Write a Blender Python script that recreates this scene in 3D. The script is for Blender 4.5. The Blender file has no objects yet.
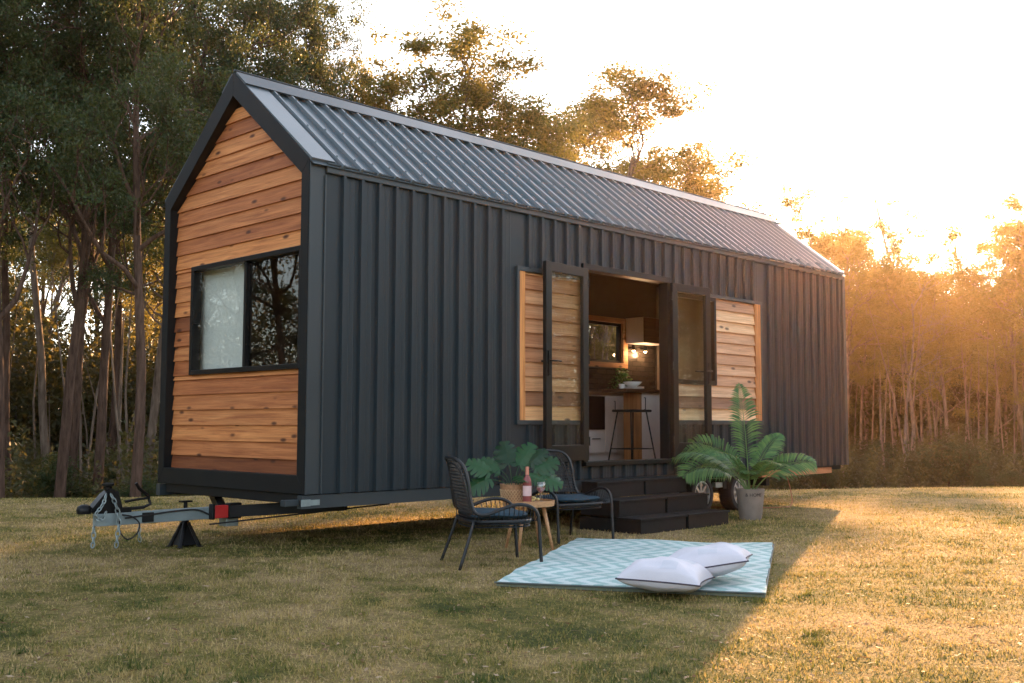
import bpy, math, random
import numpy as np
from mathutils import Vector, Matrix
R = math.radians
C = bpy.context.scene.collection
SC = bpy.context.scene
rng = random.Random(7)
CAM = Vector((-4.9776, -7.205, 1.072))
SUN_AZ, SUN_EL = R(23.6), R(14.3)

# ------------------------------------------------------------------ helpers
class MB:
    def __init__(s): s.v = []; s.f = []; s.a = []; s.sm = False
    def add(s, vs, fs, a=0.0):
        n = len(s.v); s.v += [tuple(p) for p in vs]
        for f in fs: s.f.append(tuple(i + n for i in f)); s.a.append(a)
    def box(s, x0, x1, y0, y1, z0, z1, a=0.0, M=None):
        vs = [Vector((x, y, z)) for x in (x0, x1) for y in (y0, y1) for z in (z0, z1)]
        if M: vs = [M @ p for p in vs]
        s.add(vs, [(0, 1, 3, 2), (4, 6, 7, 5), (0, 4, 5, 1), (2, 3, 7, 6), (0, 2, 6, 4), (1, 5, 7, 3)], a)
    def prism(s, poly, axis, d0, d1, a=0.0):
        def P(q, d):
            return {'x': (d, q[0], q[1]), 'y': (q[0], d, q[1]), 'z': (q[0], q[1], d)}[axis]
        n = len(poly)
        s.add([P(q, d0) for q in poly] + [P(q, d1) for q in poly],
              [tuple(range(n)), tuple(range(2 * n - 1, n - 1, -1))] + [(i, i + n, (i + 1) % n + n, (i + 1) % n) for i in range(n)], a)
    def ring(s, outer, inner, axis, d0, d1):
        # frame between two polygons of the same count
        n = len(outer)
        for i in range(n):
            j = (i + 1) % n
            s.prism([outer[i], outer[j], inner[j], inner[i]], axis, d0, d1)
    def tube(s, pts, r, n=8, a=0.0, cap=True):
        pts = [Vector(p) for p in pts]; m = len(pts)
        rs = r if isinstance(r, (list, tuple)) else [r] * m
        up = None; base = len(s.v); vs = []
        for i, p in enumerate(pts):
            t = (pts[min(i + 1, m - 1)] - pts[max(i - 1, 0)])
            if t.length < 1e-9: t = Vector((0, 0, 1))
            t.normalize()
            if up is None: up = Vector((0, 0, 1)) if abs(t.z) < .9 else Vector((1, 0, 0))
            u = up - t * up.dot(t)
            if u.length < 1e-6: u = t.orthogonal()
            u.normalize(); w = t.cross(u); up = u
            for k in range(n):
                q = 2 * math.pi * k / n
                vs.append(p + (u * math.cos(q) + w * math.sin(q)) * rs[i])
        fs = []
        for i in range(m - 1):
            for k in range(n):
                k2 = (k + 1) % n
                fs.append((i * n + k, i * n + k2, (i + 1) * n + k2, (i + 1) * n + k))
        if cap: fs += [tuple(range(n - 1, -1, -1)), tuple((m - 1) * n + k for k in range(n))]
        s.add(vs, fs, a)
    def lathe(s, prof, c=(0, 0, 0), n=24, M=None, a=0.0):
        vs = []; m = len(prof)
        for r, z in prof:
            for k in range(n):
                q = 2 * math.pi * k / n
                p = Vector((r * math.cos(q), r * math.sin(q), z))
                vs.append((M @ p) if M else p + Vector(c))
        fs = [(i * n + k, i * n + (k + 1) % n, (i + 1) * n + (k + 1) % n, (i + 1) * n + k) for i in range(m - 1) for k in range(n)]
        fs += [tuple(range(n - 1, -1, -1)), tuple((m - 1) * n + k for k in range(n))]
        s.add(vs, fs, a)
    def ball(s, c, r, n=10, sc=(1, 1, 1)):
        prof = [(max(1e-4, math.sin(math.pi * i / n)), -math.cos(math.pi * i / n)) for i in range(n + 1)]
        M = Matrix.Translation(c) @ Matrix.Diagonal((r * sc[0], r * sc[1], r * sc[2], 1))
        s.lathe(prof, n=n + 4, M=M)
    def build(s, name, mat, parent=None, smooth=False, bevel=0, auto=None):
        me = bpy.data.meshes.new(name)
        me.from_pydata(s.v, [], s.f); me.update()
        at = me.attributes.new('var', 'FLOAT', 'FACE'); at.data.foreach_set('value', s.a)
        if smooth: me.polygons.foreach_set('use_smooth', [True] * len(me.polygons))
        if auto is not None:
            me.polygons.foreach_set('use_smooth', [True] * len(me.polygons))
            me.set_sharp_from_angle(angle=R(auto))
        me.materials.append(mat)
        o = bpy.data.objects.new(name, me); C.objects.link(o)
        if parent: o.parent = parent
        if bevel:
            b = o.modifiers.new('b', 'BEVEL'); b.width = bevel; b.segments = 2; b.limit_method = 'ANGLE'
            b.harden_normals = False
        return o

def npmesh(name, V, F, var, mat, parent=None):
    """V (n,3), F (m,k) uniform faces"""
    me = bpy.data.meshes.new(name)
    k = F.shape[1]
    me.vertices.add(len(V)); me.vertices.foreach_set('co', V.astype(np.float32).ravel())
    me.loops.add(F.size); me.loops.foreach_set('vertex_index', F.astype(np.int32).ravel())
    me.polygons.add(len(F)); me.polygons.foreach_set('loop_start', np.arange(0, F.size, k, dtype=np.int32))
    me.update(calc_edges=True)
    at = me.attributes.new('var', 'FLOAT', 'FACE'); at.data.foreach_set('value', var.astype(np.float32))
    me.materials.append(mat)
    o = bpy.data.objects.new(name, me); C.objects.link(o)
    if parent: o.parent = parent
    return o

def tag(o, label=None, cat=None, group=None, kind=None):
    if label: o['label'] = label
    if cat: o['category'] = cat
    if group: o['group'] = group
    if kind: o['kind'] = kind
    return o
def thing(name, label, cat, loc=(0, 0, 0), rz=0, group=None):
    o = bpy.data.objects.new(name, None); C.objects.link(o); o.empty_display_size = .1
    o.location = loc; o.rotation_euler = (0, 0, rz)
    return tag(o, label, cat, group)
def kids(o): return [c for c in bpy.data.objects if c.parent == o]
def copy_tree(o, parent=None):
    c = o.copy(); C.objects.link(c)
    if parent: c.parent = parent
    for ch in kids(o): copy_tree(ch, c)
    return c
def cat_rom(pts, n=6):
    P = [Vector(p) for p in pts]; P = [P[0] * 2 - P[1]] + P + [P[-1] * 2 - P[-2]]
    out = []
    for i in range(1, len(P) - 2):
        for k in range(n):
            t = k / n; a, b, c, d = P[i - 1], P[i], P[i + 1], P[i + 2]
            out.append(.5 * ((2 * b) + (c - a) * t + (2 * a - 5 * b + 4 * c - d) * t * t + (3 * b - a - 3 * c + d) * t ** 3))
    out.append(P[-2]); return out

# ------------------------------------------------------------------ materials
def newmat(name):
    m = bpy.data.materials.new(name); m.use_nodes = True
    nt = m.node_tree; b = nt.nodes['Principled BSDF']
    return m, nt, b
def N(nt, t, **kw):
    n = nt.nodes.new(t)
    for k, v in kw.items():
        if k in n.inputs.keys(): n.inputs[k].default_value = v
        else: setattr(n, k, v)
    return n
def ramp(nt, stops, src=None):
    r = nt.nodes.new('ShaderNodeValToRGB'); e = r.color_ramp.elements
    while len(e) < len(stops): e.new(.5)
    for i, (p, c) in enumerate(stops): e[i].position = p; e[i].color = (*c, 1) if len(c) == 3 else c
    if src is not None: nt.links.new(src, r.inputs[0])
    return r
def simple(name, col, rough=.5, metal=0, var=.15, scale=8, bump=0, spec=.5, bscale=60):
    m, nt, b = newmat(name)
    tc = N(nt, 'ShaderNodeTexCoord'); n = N(nt, 'ShaderNodeTexNoise', Scale=scale, Detail=5.0)
    nt.links.new(tc.outputs['Object'], n.inputs['Vector'])
    r = ramp(nt, [(.3, [c * (1 - var) for c in col]), (.7, [min(1, c * (1 + var)) for c in col])], n.outputs['Fac'])
    nt.links.new(r.outputs[0], b.inputs['Base Color'])
    b.inputs['Roughness'].default_value = rough; b.inputs['Metallic'].default_value = metal
    b.inputs['Specular IOR Level'].default_value = spec
    rr = N(nt, 'ShaderNodeMapRange'); rr.inputs['To Min'].default_value = max(0, rough - .08); rr.inputs['To Max'].default_value = min(1, rough + .08)
    nt.links.new(n.outputs['Fac'], rr.inputs['Value']); nt.links.new(rr.outputs[0], b.inputs['Roughness'])
    if bump:
        n2 = N(nt, 'ShaderNodeTexNoise', Scale=bscale, Detail=4.0); nt.links.new(tc.outputs['Object'], n2.inputs['Vector'])
        bp = N(nt, 'ShaderNodeBump', Strength=bump, Distance=.01); nt.links.new(n2.outputs['Fac'], bp.inputs['Height'])
        nt.links.new(bp.outputs[0], b.inputs['Normal'])
    return m
def painted(name, col, rough=.38, dirt=.25, dust=(.2, .16, .11)):
    """coated steel: faint streaks running down, dust towards nothing in particular"""
    m, nt, b = newmat(name)
    tc = N(nt, 'ShaderNodeTexCoord'); mp = N(nt, 'ShaderNodeMapping'); mp.inputs['Scale'].default_value = (2.2, 2.2, .5)
    nt.links.new(tc.outputs['Object'], mp.inputs['Vector'])
    n = N(nt, 'ShaderNodeTexNoise', Scale=1.3, Detail=6.0); nt.links.new(mp.outputs[0], n.inputs['Vector'])
    n2 = N(nt, 'ShaderNodeTexNoise', Scale=1.1, Detail=3.0); nt.links.new(tc.outputs['Object'], n2.inputs['Vector'])
    mul = N(nt, 'ShaderNodeMath', operation='MULTIPLY'); nt.links.new(n.outputs['Fac'], mul.inputs[0]); nt.links.new(n2.outputs['Fac'], mul.inputs[1])
    r = ramp(nt, [(.12, (0, 0, 0)), (.5, (dirt, dirt, dirt))], mul.outputs[0])
    mx = N(nt, 'ShaderNodeMixRGB'); mx.inputs[1].default_value = (*col, 1); mx.inputs[2].default_value = (*dust, 1)
    nt.links.new(r.outputs[0], mx.inputs[0]); nt.links.new(mx.outputs[0], b.inputs['Base Color'])
    rr = N(nt, 'ShaderNodeMapRange'); rr.inputs['To Min'].default_value = rough - .06; rr.inputs['To Max'].default_value = rough + .14
    nt.links.new(n2.outputs['Fac'], rr.inputs['Value']); nt.links.new(rr.outputs[0], b.inputs['Roughness'])
    n3 = N(nt, 'ShaderNodeTexNoise', Scale=2.2, Detail=2.0); nt.links.new(mp.outputs[0], n3.inputs['Vector'])
    bp = N(nt, 'ShaderNodeBump', Strength=.025, Distance=.01); nt.links.new(n3.outputs['Fac'], bp.inputs['Height']); nt.links.new(bp.outputs[0], b.inputs['Normal'])
    return m
def wood(name, light, mid, dark, axis='y', rough=.62, knots=True, scale=1.0):
    m, nt, b = newmat(name)
    tc = N(nt, 'ShaderNodeTexCoord'); at = N(nt, 'ShaderNodeAttribute', attribute_name='var')
    # every board samples its own stretch of grain
    off = N(nt, 'ShaderNodeCombineXYZ')
    for i, k in enumerate((37.1, 21.7, 53.3)):
        mu = N(nt, 'ShaderNodeMath', operation='MULTIPLY'); mu.inputs[1].default_value = k
        nt.links.new(at.outputs['Fac'], mu.inputs[0]); nt.links.new(mu.outputs[0], off.inputs[i])
    ad = N(nt, 'ShaderNodeVectorMath', operation='ADD'); nt.links.new(tc.outputs['Object'], ad.inputs[0]); nt.links.new(off.outputs[0], ad.inputs[1])
    mp = N(nt, 'ShaderNodeMapping'); s = [14 * scale, 14 * scale, 14 * scale]; s['xyz'.index(axis)] = .9 * scale
    mp.inputs['Scale'].default_value = s; nt.links.new(ad.outputs[0], mp.inputs['Vector'])
    n = N(nt, 'ShaderNodeTexNoise', Scale=1.6, Detail=7.0, Roughness=.6, Distortion=.6); nt.links.new(mp.outputs[0], n.inputs['Vector'])
    r = ramp(nt, [(.25, dark), (.45, mid), (.68, light)], n.outputs['Fac'])
    mp3 = N(nt, 'ShaderNodeMapping'); s3 = [90 * scale] * 3; s3['xyz'.index(axis)] = 2.0 * scale
    mp3.inputs['Scale'].default_value = s3; nt.links.new(ad.outputs[0], mp3.inputs['Vector'])
    nf = N(nt, 'ShaderNodeTexNoise', Scale=1.0, Detail=3.0); nt.links.new(mp3.outputs[0], nf.inputs['Vector'])
    # board to board tone
    wn = N(nt, 'ShaderNodeTexWhiteNoise', noise_dimensions='1D'); nt.links.new(at.outputs['Fac'], wn.inputs['W'])
    tone = ramp(nt, [(0, (.34, .27, .25)), (.08, (.50, .42, .38)), (.16, (.82, .72, .66)), (.5, (1.0, .95, .88)), (.75, (1.12, 1.16, 1.10)), (1, (1.38, 1.46, 1.30))], wn.outputs['Value'])
    mx = N(nt, 'ShaderNodeMixRGB', blend_type='MULTIPLY'); mx.inputs[0].default_value = 1
    nt.links.new(r.outputs[0], mx.inputs[1]); nt.links.new(tone.outputs[0], mx.inputs[2])
    fr = ramp(nt, [(.3, (.78, .76, .74)), (.62, (1.06, 1.05, 1.04))], nf.outputs['Fac'])
    mxf = N(nt, 'ShaderNodeMixRGB', blend_type='MULTIPLY'); mxf.inputs[0].default_value = 1
    nt.links.new(mx.outputs[0], mxf.inputs[1]); nt.links.new(fr.outputs[0], mxf.inputs[2])
    out = mxf.outputs[0]
    if knots:
        mp2 = N(nt, 'ShaderNodeMapping'); s2 = [8.5] * 3; s2['xyz'.index(axis)] = 3.2
        mp2.inputs['Scale'].default_value = s2; nt.links.new(ad.outputs[0], mp2.inputs['Vector'])
        v = N(nt, 'ShaderNodeTexVoronoi', Scale=1.0); nt.links.new(mp2.outputs[0], v.inputs['Vector'])
        kr = ramp(nt, [(.0, (1, 1, 1)), (.10, (.8, .8, .8)), (.19, (0, 0, 0))], v.outputs['Distance'])
        mk = N(nt, 'ShaderNodeMixRGB'); mk.inputs[2].default_value = (dark[0] * .22, dark[1] * .2, dark[2] * .22, 1)
        nt.links.new(kr.outputs[0], mk.inputs[0]); nt.links.new(out, mk.inputs[1]); out = mk.outputs[0]
    nt.links.new(out, b.inputs['Base Color']); b.inputs['Roughness'].default_value = rough
    b.inputs['Specular IOR Level'].default_value = .35
    bp = N(nt, 'ShaderNodeBump', Strength=.35, Distance=.004); nt.links.new(nf.outputs['Fac'], bp.inputs['Height']); nt.links.new(bp.outputs[0], b.inputs['Normal'])
    return m
def glass(name, gain=1.6, tint=(.92, .95, .94)):
    m = bpy.data.materials.new(name); m.use_nodes = True; nt = m.node_tree; nt.nodes.clear()
    o = N(nt, 'ShaderNodeOutputMaterial'); t = N(nt, 'ShaderNodeBsdfTransparent'); t.inputs[0].default_value = (*tint, 1)
    g = N(nt, 'ShaderNodeBsdfGlossy'); g.inputs['Roughness'].default_value = .0; g.inputs[0].default_value = (1, 1, 1, 1)
    lw = N(nt, 'ShaderNodeLayerWeight', Blend=.5); pw = N(nt, 'ShaderNodeMath', operation='POWER'); pw.inputs[1].default_value = 5; nt.links.new(lw.outputs['Facing'], pw.inputs[0])
    f = N(nt, 'ShaderNodeMath', operation='MULTIPLY_ADD'); f.inputs[1].default_value = .96; f.inputs[2].default_value = .045; nt.links.new(pw.outputs[0], f.inputs[0])
    mu = N(nt, 'ShaderNodeMath', operation='MULTIPLY', use_clamp=True); mu.inputs[1].default_value = gain
    geo = N(nt, 'ShaderNodeNewGeometry')
    nt.links.new(f.outputs[0], mu.inputs[0]); mx = N(nt, 'ShaderNodeMixShader')
    nz = N(nt, 'ShaderNodeTexNoise', Scale=1.1, Detail=1.0); bp = N(nt, 'ShaderNodeBump', Strength=.012, Distance=.02)
    tc = N(nt, 'ShaderNodeTexCoord'); nt.links.new(tc.outputs['Object'], nz.inputs['Vector'])
    nt.links.new(nz.outputs['Fac'], bp.inputs['Height']); nt.links.new(bp.outputs[0], g.inputs['Normal'])
    nt.links.new(mu.outputs[0], mx.inputs[0]); nt.links.new(t.outputs[0], mx.inputs[1]); nt.links.new(g.outputs[0], mx.inputs[2]); nt.links.new(mx.outputs[0], o.inputs[0])
    return m
def leafmat(name, cols, trans, tfac=.45, rough=.5, spec=.4, scale=.6):
    m = bpy.data.materials.new(name); m.use_nodes = True; nt = m.node_tree; nt.nodes.clear()
    o = N(nt, 'ShaderNodeOutputMaterial'); at = N(nt, 'ShaderNodeAttribute', attribute_name='var')
    r = ramp(nt, [(i / (len(cols) - 1), c) for i, c in enumerate(cols)], at.outputs['Fac'])
    p = N(nt, 'ShaderNodeBsdfPrincipled', Roughness=rough); p.inputs['Specular IOR Level'].default_value = spec
    nt.links.new(r.outputs[0], p.inputs['Base Color'])
    t = N(nt, 'ShaderNodeBsdfTranslucent')
    mul = N(nt, 'ShaderNodeMixRGB', blend_type='MIX'); mul.inputs[0].default_value = .55; mul.inputs[2].default_value = (*trans, 1)
    nt.links.new(r.outputs[0], mul.inputs[1]); nt.links.new(mul.outputs[0], t.inputs[0])
    mx = N(nt, 'ShaderNodeMixShader'); mx.inputs[0].default_value = tfac
    nt.links.new(p.outputs[0], mx.inputs[1]); nt.links.new(t.outputs[0], mx.inputs[2]); nt.links.new(mx.outputs[0], o.inputs[0])
    return m
def bark(name, a, b_, rough=.9):
    m, nt, b = newmat(name)
    tc = N(nt, 'ShaderNodeTexCoord'); mp = N(nt, 'ShaderNodeMapping'); mp.inputs['Scale'].default_value = (7, 7, 1.2)
    nt.links.new(tc.outputs['Object'], mp.inputs[0])
    n = N(nt, 'ShaderNodeTexNoise', Scale=1.6, Detail=6.0, Roughness=.65); nt.links.new(mp.outputs[0], n.inputs['Vector'])
    r = ramp(nt, [(.3, a), (.68, b_)], n.outputs['Fac']); nt.links.new(r.outputs[0], b.inputs['Base Color'])
    b.inputs['Roughness'].default_value = rough; b.inputs['Specular IOR Level'].default_value = .2
    bp = N(nt, 'ShaderNodeBump', Strength=.8, Distance=.04); nt.links.new(n.outputs['Fac'], bp.inputs['Height']); nt.links.new(bp.outputs[0], b.inputs['Normal'])
    return m
def grass_color(nt):
    """patches of green, olive and straw shared by soil and blades; laid out on the ground itself"""
    g = N(nt, 'ShaderNodeNewGeometry')
    n1 = N(nt, 'ShaderNodeTexNoise', Scale=.42, Detail=6.0, Roughness=.62); nt.links.new(g.outputs['Position'], n1.inputs['Vector'])
    n2 = N(nt, 'ShaderNodeTexNoise', Scale=3.2, Detail=5.0, Roughness=.7); nt.links.new(g.outputs['Position'], n2.inputs['Vector'])
    ad = N(nt, 'ShaderNodeMath', operation='MULTIPLY_ADD'); ad.inputs[1].default_value = .5
    nt.links.new(n2.outputs['Fac'], ad.inputs[0])
    m2 = N(nt, 'ShaderNodeMath', operation='MULTIPLY'); m2.inputs[1].default_value = .75; nt.links.new(n1.outputs['Fac'], m2.inputs[0]); nt.links.new(m2.outputs[0], ad.inputs[2])
    return ad.outputs[0], n2.outputs['Fac'], g

M = {}
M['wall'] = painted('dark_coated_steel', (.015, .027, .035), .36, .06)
M['roof'] = painted('roof_steel_sky_lightened', (.070, .096, .112), .26, .05)  # same paint as the walls, base lightened to carry the sky's reflection
M['trim'] = painted('trim_steel', (.006, .008, .009), .5, .03)
M['flash'] = painted('flashing_steel', (.030, .042, .049), .34, .08)
M['black'] = simple('black_frame', (.006, .0065, .007), .35, 0, .2)
M['doorpaint'] = simple('charcoal_aluminium', (.009, .011, .011), .33, 0, .15, 5)
M['cedar_y'] = wood('cedar_boards_gable', (.58, .235, .088), (.44, .158, .055), (.24, .072, .026), 'y')
M['cedar_x'] = wood('cedar_boards_side', (.66, .36, .19), (.54, .26, .125), (.34, .14, .06), 'x')
M['cedar_x_hazed'] = wood('cedar_boards_side_hazed', (.72, .47, .31), (.62, .36, .22), (.42, .22, .12), 'x')  # paler than the side boards: partly own tone, partly haze and light painted in
M['cedar_z'] = wood('cedar_trim', (.62, .27, .10), (.48, .19, .07), (.30, .10, .035), 'z', knots=False)
M['wall'].node_tree.nodes['Principled BSDF'].inputs['Specular IOR Level'].default_value = .38
for k_ in ('trim', 'black', 'doorpaint'): M[k_].node_tree.nodes['Principled BSDF'].inputs['Specular IOR Level'].default_value = .25
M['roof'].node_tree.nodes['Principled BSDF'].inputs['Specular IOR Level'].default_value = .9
M['glass'] = glass('window_glass', .85)
M['doorglass'] = glass('door_glass', 1.0)
M['galv'] = simple('galvanised_steel', (.30, .36, .36), .45, .55, .2, 12, .1)
M['greybeam'] = simple('grey_drawbar_paint', (.24, .30, .31), .5, .2, .2, 6, .1)
M['rubber'] = simple('rubber', (.016, .016, .017), .8, 0, .25, 20, .2)
M['alloy'] = simple('silver_rim', (.55, .56, .57), .35, .7, .1)
M['red'] = simple('red_lamp', (.55, .03, .03), .3, 0, .1)
M['white'] = simple('white_cabinet', (.78, .70, .66), .5, 0, .04)
M['inner'] = simple('interior_lining', (.14, .125, .11), .7, 0, .08)
M['innerdark'] = simple('dark_lining', (.065, .058, .052), .7, 0, .1)
M['floor'] = wood('floor_boards', (.30, .19, .11), (.22, .13, .07), (.12, .07, .04), 'x', .45, False)
M['darkwood'] = wood('dark_bench_timber', (.14, .075, .04), (.09, .045, .025), (.05, .025, .014), 'x', .4, False)
M['barwood'] = wood('bar_timber', (.46, .22, .09), (.34, .15, .06), (.2, .08, .03), 'z', .5, False)
M['tablewood'] = wood('table_timber', (.62, .36, .19), (.50, .27, .14), (.36, .17, .08), 'x', .5, False, 2.0)
M['step'] = simple('black_stained_timber', (.008, .0095, .010), .6, 0, .35, 14, .3, .5, 90)
M['step'].node_tree.nodes['Principled BSDF'].inputs['Specular IOR Level'].default_value = .25
M['rattan'] = simple('dark_rattan', (.008, .010, .012), .45, 0, .25, 30)
M['cushion'] = simple('navy_cushion', (.022, .05, .072), .85, 0, .2, 30, .3, .3, 200)
M['pillow'] = simple('white_cotton', (.66, .64, .69), .9, 0, .04, 6, .25, .2, 30)
M['pillow_print'] = simple('grey_patch', (.60, .60, .65), .9, 0, .04, 6)
M['piping'] = simple('grey_piping', (.07, .06, .08), .8)
M['porcelain'] = simple('porcelain', (.85, .83, .8), .25, 0, .03)
M['pot'] = simple('concrete_pot', (.26, .22, .19), .85, 0, .14, 9, .3)
M['soil'] = simple('potting_soil', (.04, .03, .02), .95, 0, .4, 30, .5)
M['ink'] = simple('dark_lettering', (.015, .014, .013), .7)
M['basket'] = simple('woven_cane', (.42, .22, .11), .7, 0, .3, 40, .3)
M['cord'] = simple('orange_cord', (.30, .11, .04), .6)
M['curtain'] = simple('white_blind', (.78, .75, .70), .9, 0, .04)
M['bark_dark'] = bark('bark_dark', (.040, .023, .016), (.15, .092, .066))
M['bark_pale'] = bark('bark_pale', (.10, .070, .052), (.30, .225, .17))
M['bark_dead'] = bark('bark_dead', (.12, .10, .085), (.26, .22, .19))
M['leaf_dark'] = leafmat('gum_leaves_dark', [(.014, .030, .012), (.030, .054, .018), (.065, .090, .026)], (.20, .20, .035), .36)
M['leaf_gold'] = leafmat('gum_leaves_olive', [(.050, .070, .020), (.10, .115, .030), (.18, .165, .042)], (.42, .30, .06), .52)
M['leaf_far'] = leafmat('far_leaves', [(.030, .040, .018), (.060, .066, .024), (.10, .095, .032)], (.26, .19, .04), .4)
M['palm'] = leafmat('palm_leaves', [(.04, .12, .04), (.075, .19, .055), (.14, .27, .07)], (.12, .26, .06), .3, .38, .5)
M['monstera'] = leafmat('monstera_leaves', [(.008, .036, .012), (.013, .058, .017), (.024, .090, .026)], (.03, .14, .05), .12, .4, .4)

def mat_ground():
    m, nt, b = newmat('lawn_soil')
    f, fine, g = grass_color(nt)
    r = ramp(nt, [(.48, (.070, .080, .024)), (.57, (.17, .15, .046)), (.635, (.28, .21, .092)), (.73, (.38, .275, .145))], f)
    n3 = N(nt, 'ShaderNodeTexNoise', Scale=38.0, Detail=6.0, Roughness=.75); nt.links.new(g.outputs['Position'], n3.inputs['Vector'])
    r3 = ramp(nt, [(.32, (.35, .35, .35)), (.5, (.9, .9, .9)), (.72, (1.5, 1.45, 1.35))], n3.outputs['Fac'])
    mx = N(nt, 'ShaderNodeMixRGB', blend_type='MULTIPLY'); mx.inputs[0].default_value = 1
    nt.links.new(r.outputs[0], mx.inputs[1]); nt.links.new(r3.outputs[0], mx.inputs[2]); nt.links.new(mx.outputs[0], b.inputs['Base Color'])
    b.inputs['Roughness'].default_value = .95; b.inputs['Specular IOR Level'].default_value = .1
    n4 = N(nt, 'ShaderNodeTexNoise', Scale=22.0, Detail=5.0, Roughness=.7); nt.links.new(g.outputs['Position'], n4.inputs['Vector'])
    bp = N(nt, 'ShaderNodeBump', Strength=1.0, Distance=.05); nt.links.new(n4.outputs['Fac'], bp.inputs['Height']); nt.links.new(bp.outputs[0], b.inputs['Normal'])
    return m
def mat_blades():
    m = bpy.data.materials.new('grass_blades'); m.use_nodes = True; nt = m.node_tree; nt.nodes.clear()
    o = N(nt, 'ShaderNodeOutputMaterial')
    f, fine, g = grass_color(nt); at = N(nt, 'ShaderNodeAttribute', attribute_name='var')
    ma = N(nt, 'ShaderNodeMath', operation='MULTIPLY_ADD'); ma.inputs[1].default_value = .24; ma.inputs[2].default_value = -.12
    nt.links.new(at.outputs['Fac'], ma.inputs[0]); ad = N(nt, 'ShaderNodeMath', operation='ADD'); nt.links.new(ma.outputs[0], ad.inputs[0]); nt.links.new(f, ad.inputs[1])
    r = ramp(nt, [(.42, (.065, .095, .020)), (.52, (.19, .185, .042)), (.62, (.39, .30, .105)), (.78, (.58, .44, .22))], ad.outputs[0])
    p = N(nt, 'ShaderNodeBsdfPrincipled', Roughness=.6); p.inputs['Specular IOR Level'].default_value = .25
    t = N(nt, 'ShaderNodeBsdfTranslucent'); mx = N(nt, 'ShaderNodeMixShader'); mx.inputs[0].default_value = .4
    nt.links.new(r.outputs[0], p.inputs['Base Color']); nt.links.new(r.outputs[0], t.inputs[0])
    nt.links.new(p.outputs[0], mx.inputs[1]); nt.links.new(t.outputs[0], mx.inputs[2]); nt.links.new(mx.outputs[0], o.inputs[0])
    return m
M['ground'] = mat_ground(); M['blades'] = mat_blades()
M['litter'] = leafmat('dry_leaves', [(.10, .05, .025), (.28, .16, .08), (.5, .38, .26)], (.3, .16, .06), .25, .7)

def mat_rug():
    m, nt, b = newmat('zigzag_rug')
    tc = N(nt, 'ShaderNodeTexCoord'); sp = N(nt, 'ShaderNodeSeparateXYZ'); nt.links.new(tc.outputs['Object'], sp.inputs[0])
    # chevron: u along, triangle wave over x
    tri = N(nt, 'ShaderNodeMath', operation='PINGPONG'); tri.inputs[1].default_value = .15; nt.links.new(sp.outputs['X'], tri.inputs[0])
    s1 = N(nt, 'ShaderNodeMath', operation='MULTIPLY_ADD'); s1.inputs[1].default_value = .9; nt.links.new(tri.outputs[0], s1.inputs[0]); nt.links.new(sp.outputs['Y'], s1.inputs[2])
    nz = N(nt, 'ShaderNodeTexNoise', Scale=60.0, Detail=2.0); nt.links.new(tc.outputs['Object'], nz.inputs['Vector'])
    s2 = N(nt, 'ShaderNodeMath', operation='MULTIPLY_ADD'); s2.inputs[1].default_value = .07; nt.links.new(nz.outputs['Fac'], s2.inputs[0]); nt.links.new(s1.outputs[0], s2.inputs[2])
    pp = N(nt, 'ShaderNodeMath', operation='PINGPONG'); pp.inputs[1].default_value = .075; nt.links.new(s2.outputs[0], pp.inputs[0])
    r = ramp(nt, [(.38, (0, 0, 0)), (.56, (1, 1, 1))], None)
    dv = N(nt, 'ShaderNodeMath', operation='DIVIDE'); dv.inputs[1].default_value = .075; nt.links.new(pp.outputs[0], dv.inputs[0]); nt.links.new(dv.outputs[0], r.inputs[0])
    mx = N(nt, 'ShaderNodeMixRGB'); mx.inputs[1].default_value = (.33, .52, .51, 1); mx.inputs[2].default_value = (.62, .72, .71, 1)
    nt.links.new(r.outputs[0], mx.inputs[0])
    n2 = N(nt, 'ShaderNodeTexNoise', Scale=3.0, Detail=3.0); nt.links.new(tc.outputs['Object'], n2.inputs['Vector'])
    r2 = ramp(nt, [(.3, (.82, .82, .82)), (.7, (1.05, 1.05, 1.05))], n2.outputs['Fac'])
    m2 = N(nt, 'ShaderNodeMixRGB', blend_type='MULTIPLY'); m2.inputs[0].default_value = 1; nt.links.new(mx.outputs[0], m2.inputs[1]); nt.links.new(r2.outputs[0], m2.inputs[2])
    nt.links.new(m2.outputs[0], b.inputs['Base Color']); b.inputs['Roughness'].default_value = .7
    wv = N(nt, 'ShaderNodeTexWave', Scale=70.0, bands_direction='X'); nt.links.new(tc.outputs['Object'], wv.inputs['Vector'])
    bp = N(nt, 'ShaderNodeBump', Strength=.4, Distance=.003); nt.links.new(wv.outputs['Fac'], bp.inputs['Height']); nt.links.new(bp.outputs[0], b.inputs['Normal'])
    return m
M['rug'] = mat_rug()
M['rugedge'] = simple('rug_underlay', (.15, .17, .12), .9, 0, .15, 30)
M['rugbind'] = simple('rug_binding', (.10, .12, .11), .8)

# ------------------------------------------------------------------ ground
def gz(x, y):
    s = .557 * x + .83 * y
    u = np.maximum(0, s - 6.6)
    z = np.where(u < 8, -.02 * u * u, -1.28 - .32 * (1 - np.exp(-(u - 8) * 1.0)) * 1.6)
    z = z + .012 * np.sin(x * .9 + 1.3) * np.sin(y * .8) * np.clip((np.hypot(x - 2, y) - 2) / 6, 0, 1)
    return z
def gzf(x, y): return float(gz(np.array(x), np.array(y)))
t = np.linspace(-1, 1, 301); ax = np.sinh(t * 4.2) / math.sinh(4.2) * 148
X, Y = np.meshgrid(ax + 1.0, ax - 1.0, indexing='ij'); Z = gz(X, Y)
V = np.stack([X.ravel(), Y.ravel(), Z.ravel()], 1); n = len(ax)
I = (np.arange(n - 1)[:, None] * n + np.arange(n - 1)[None, :]).ravel()
F = np.stack([I, I + n, I + n + 1, I + 1], 1)
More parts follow.
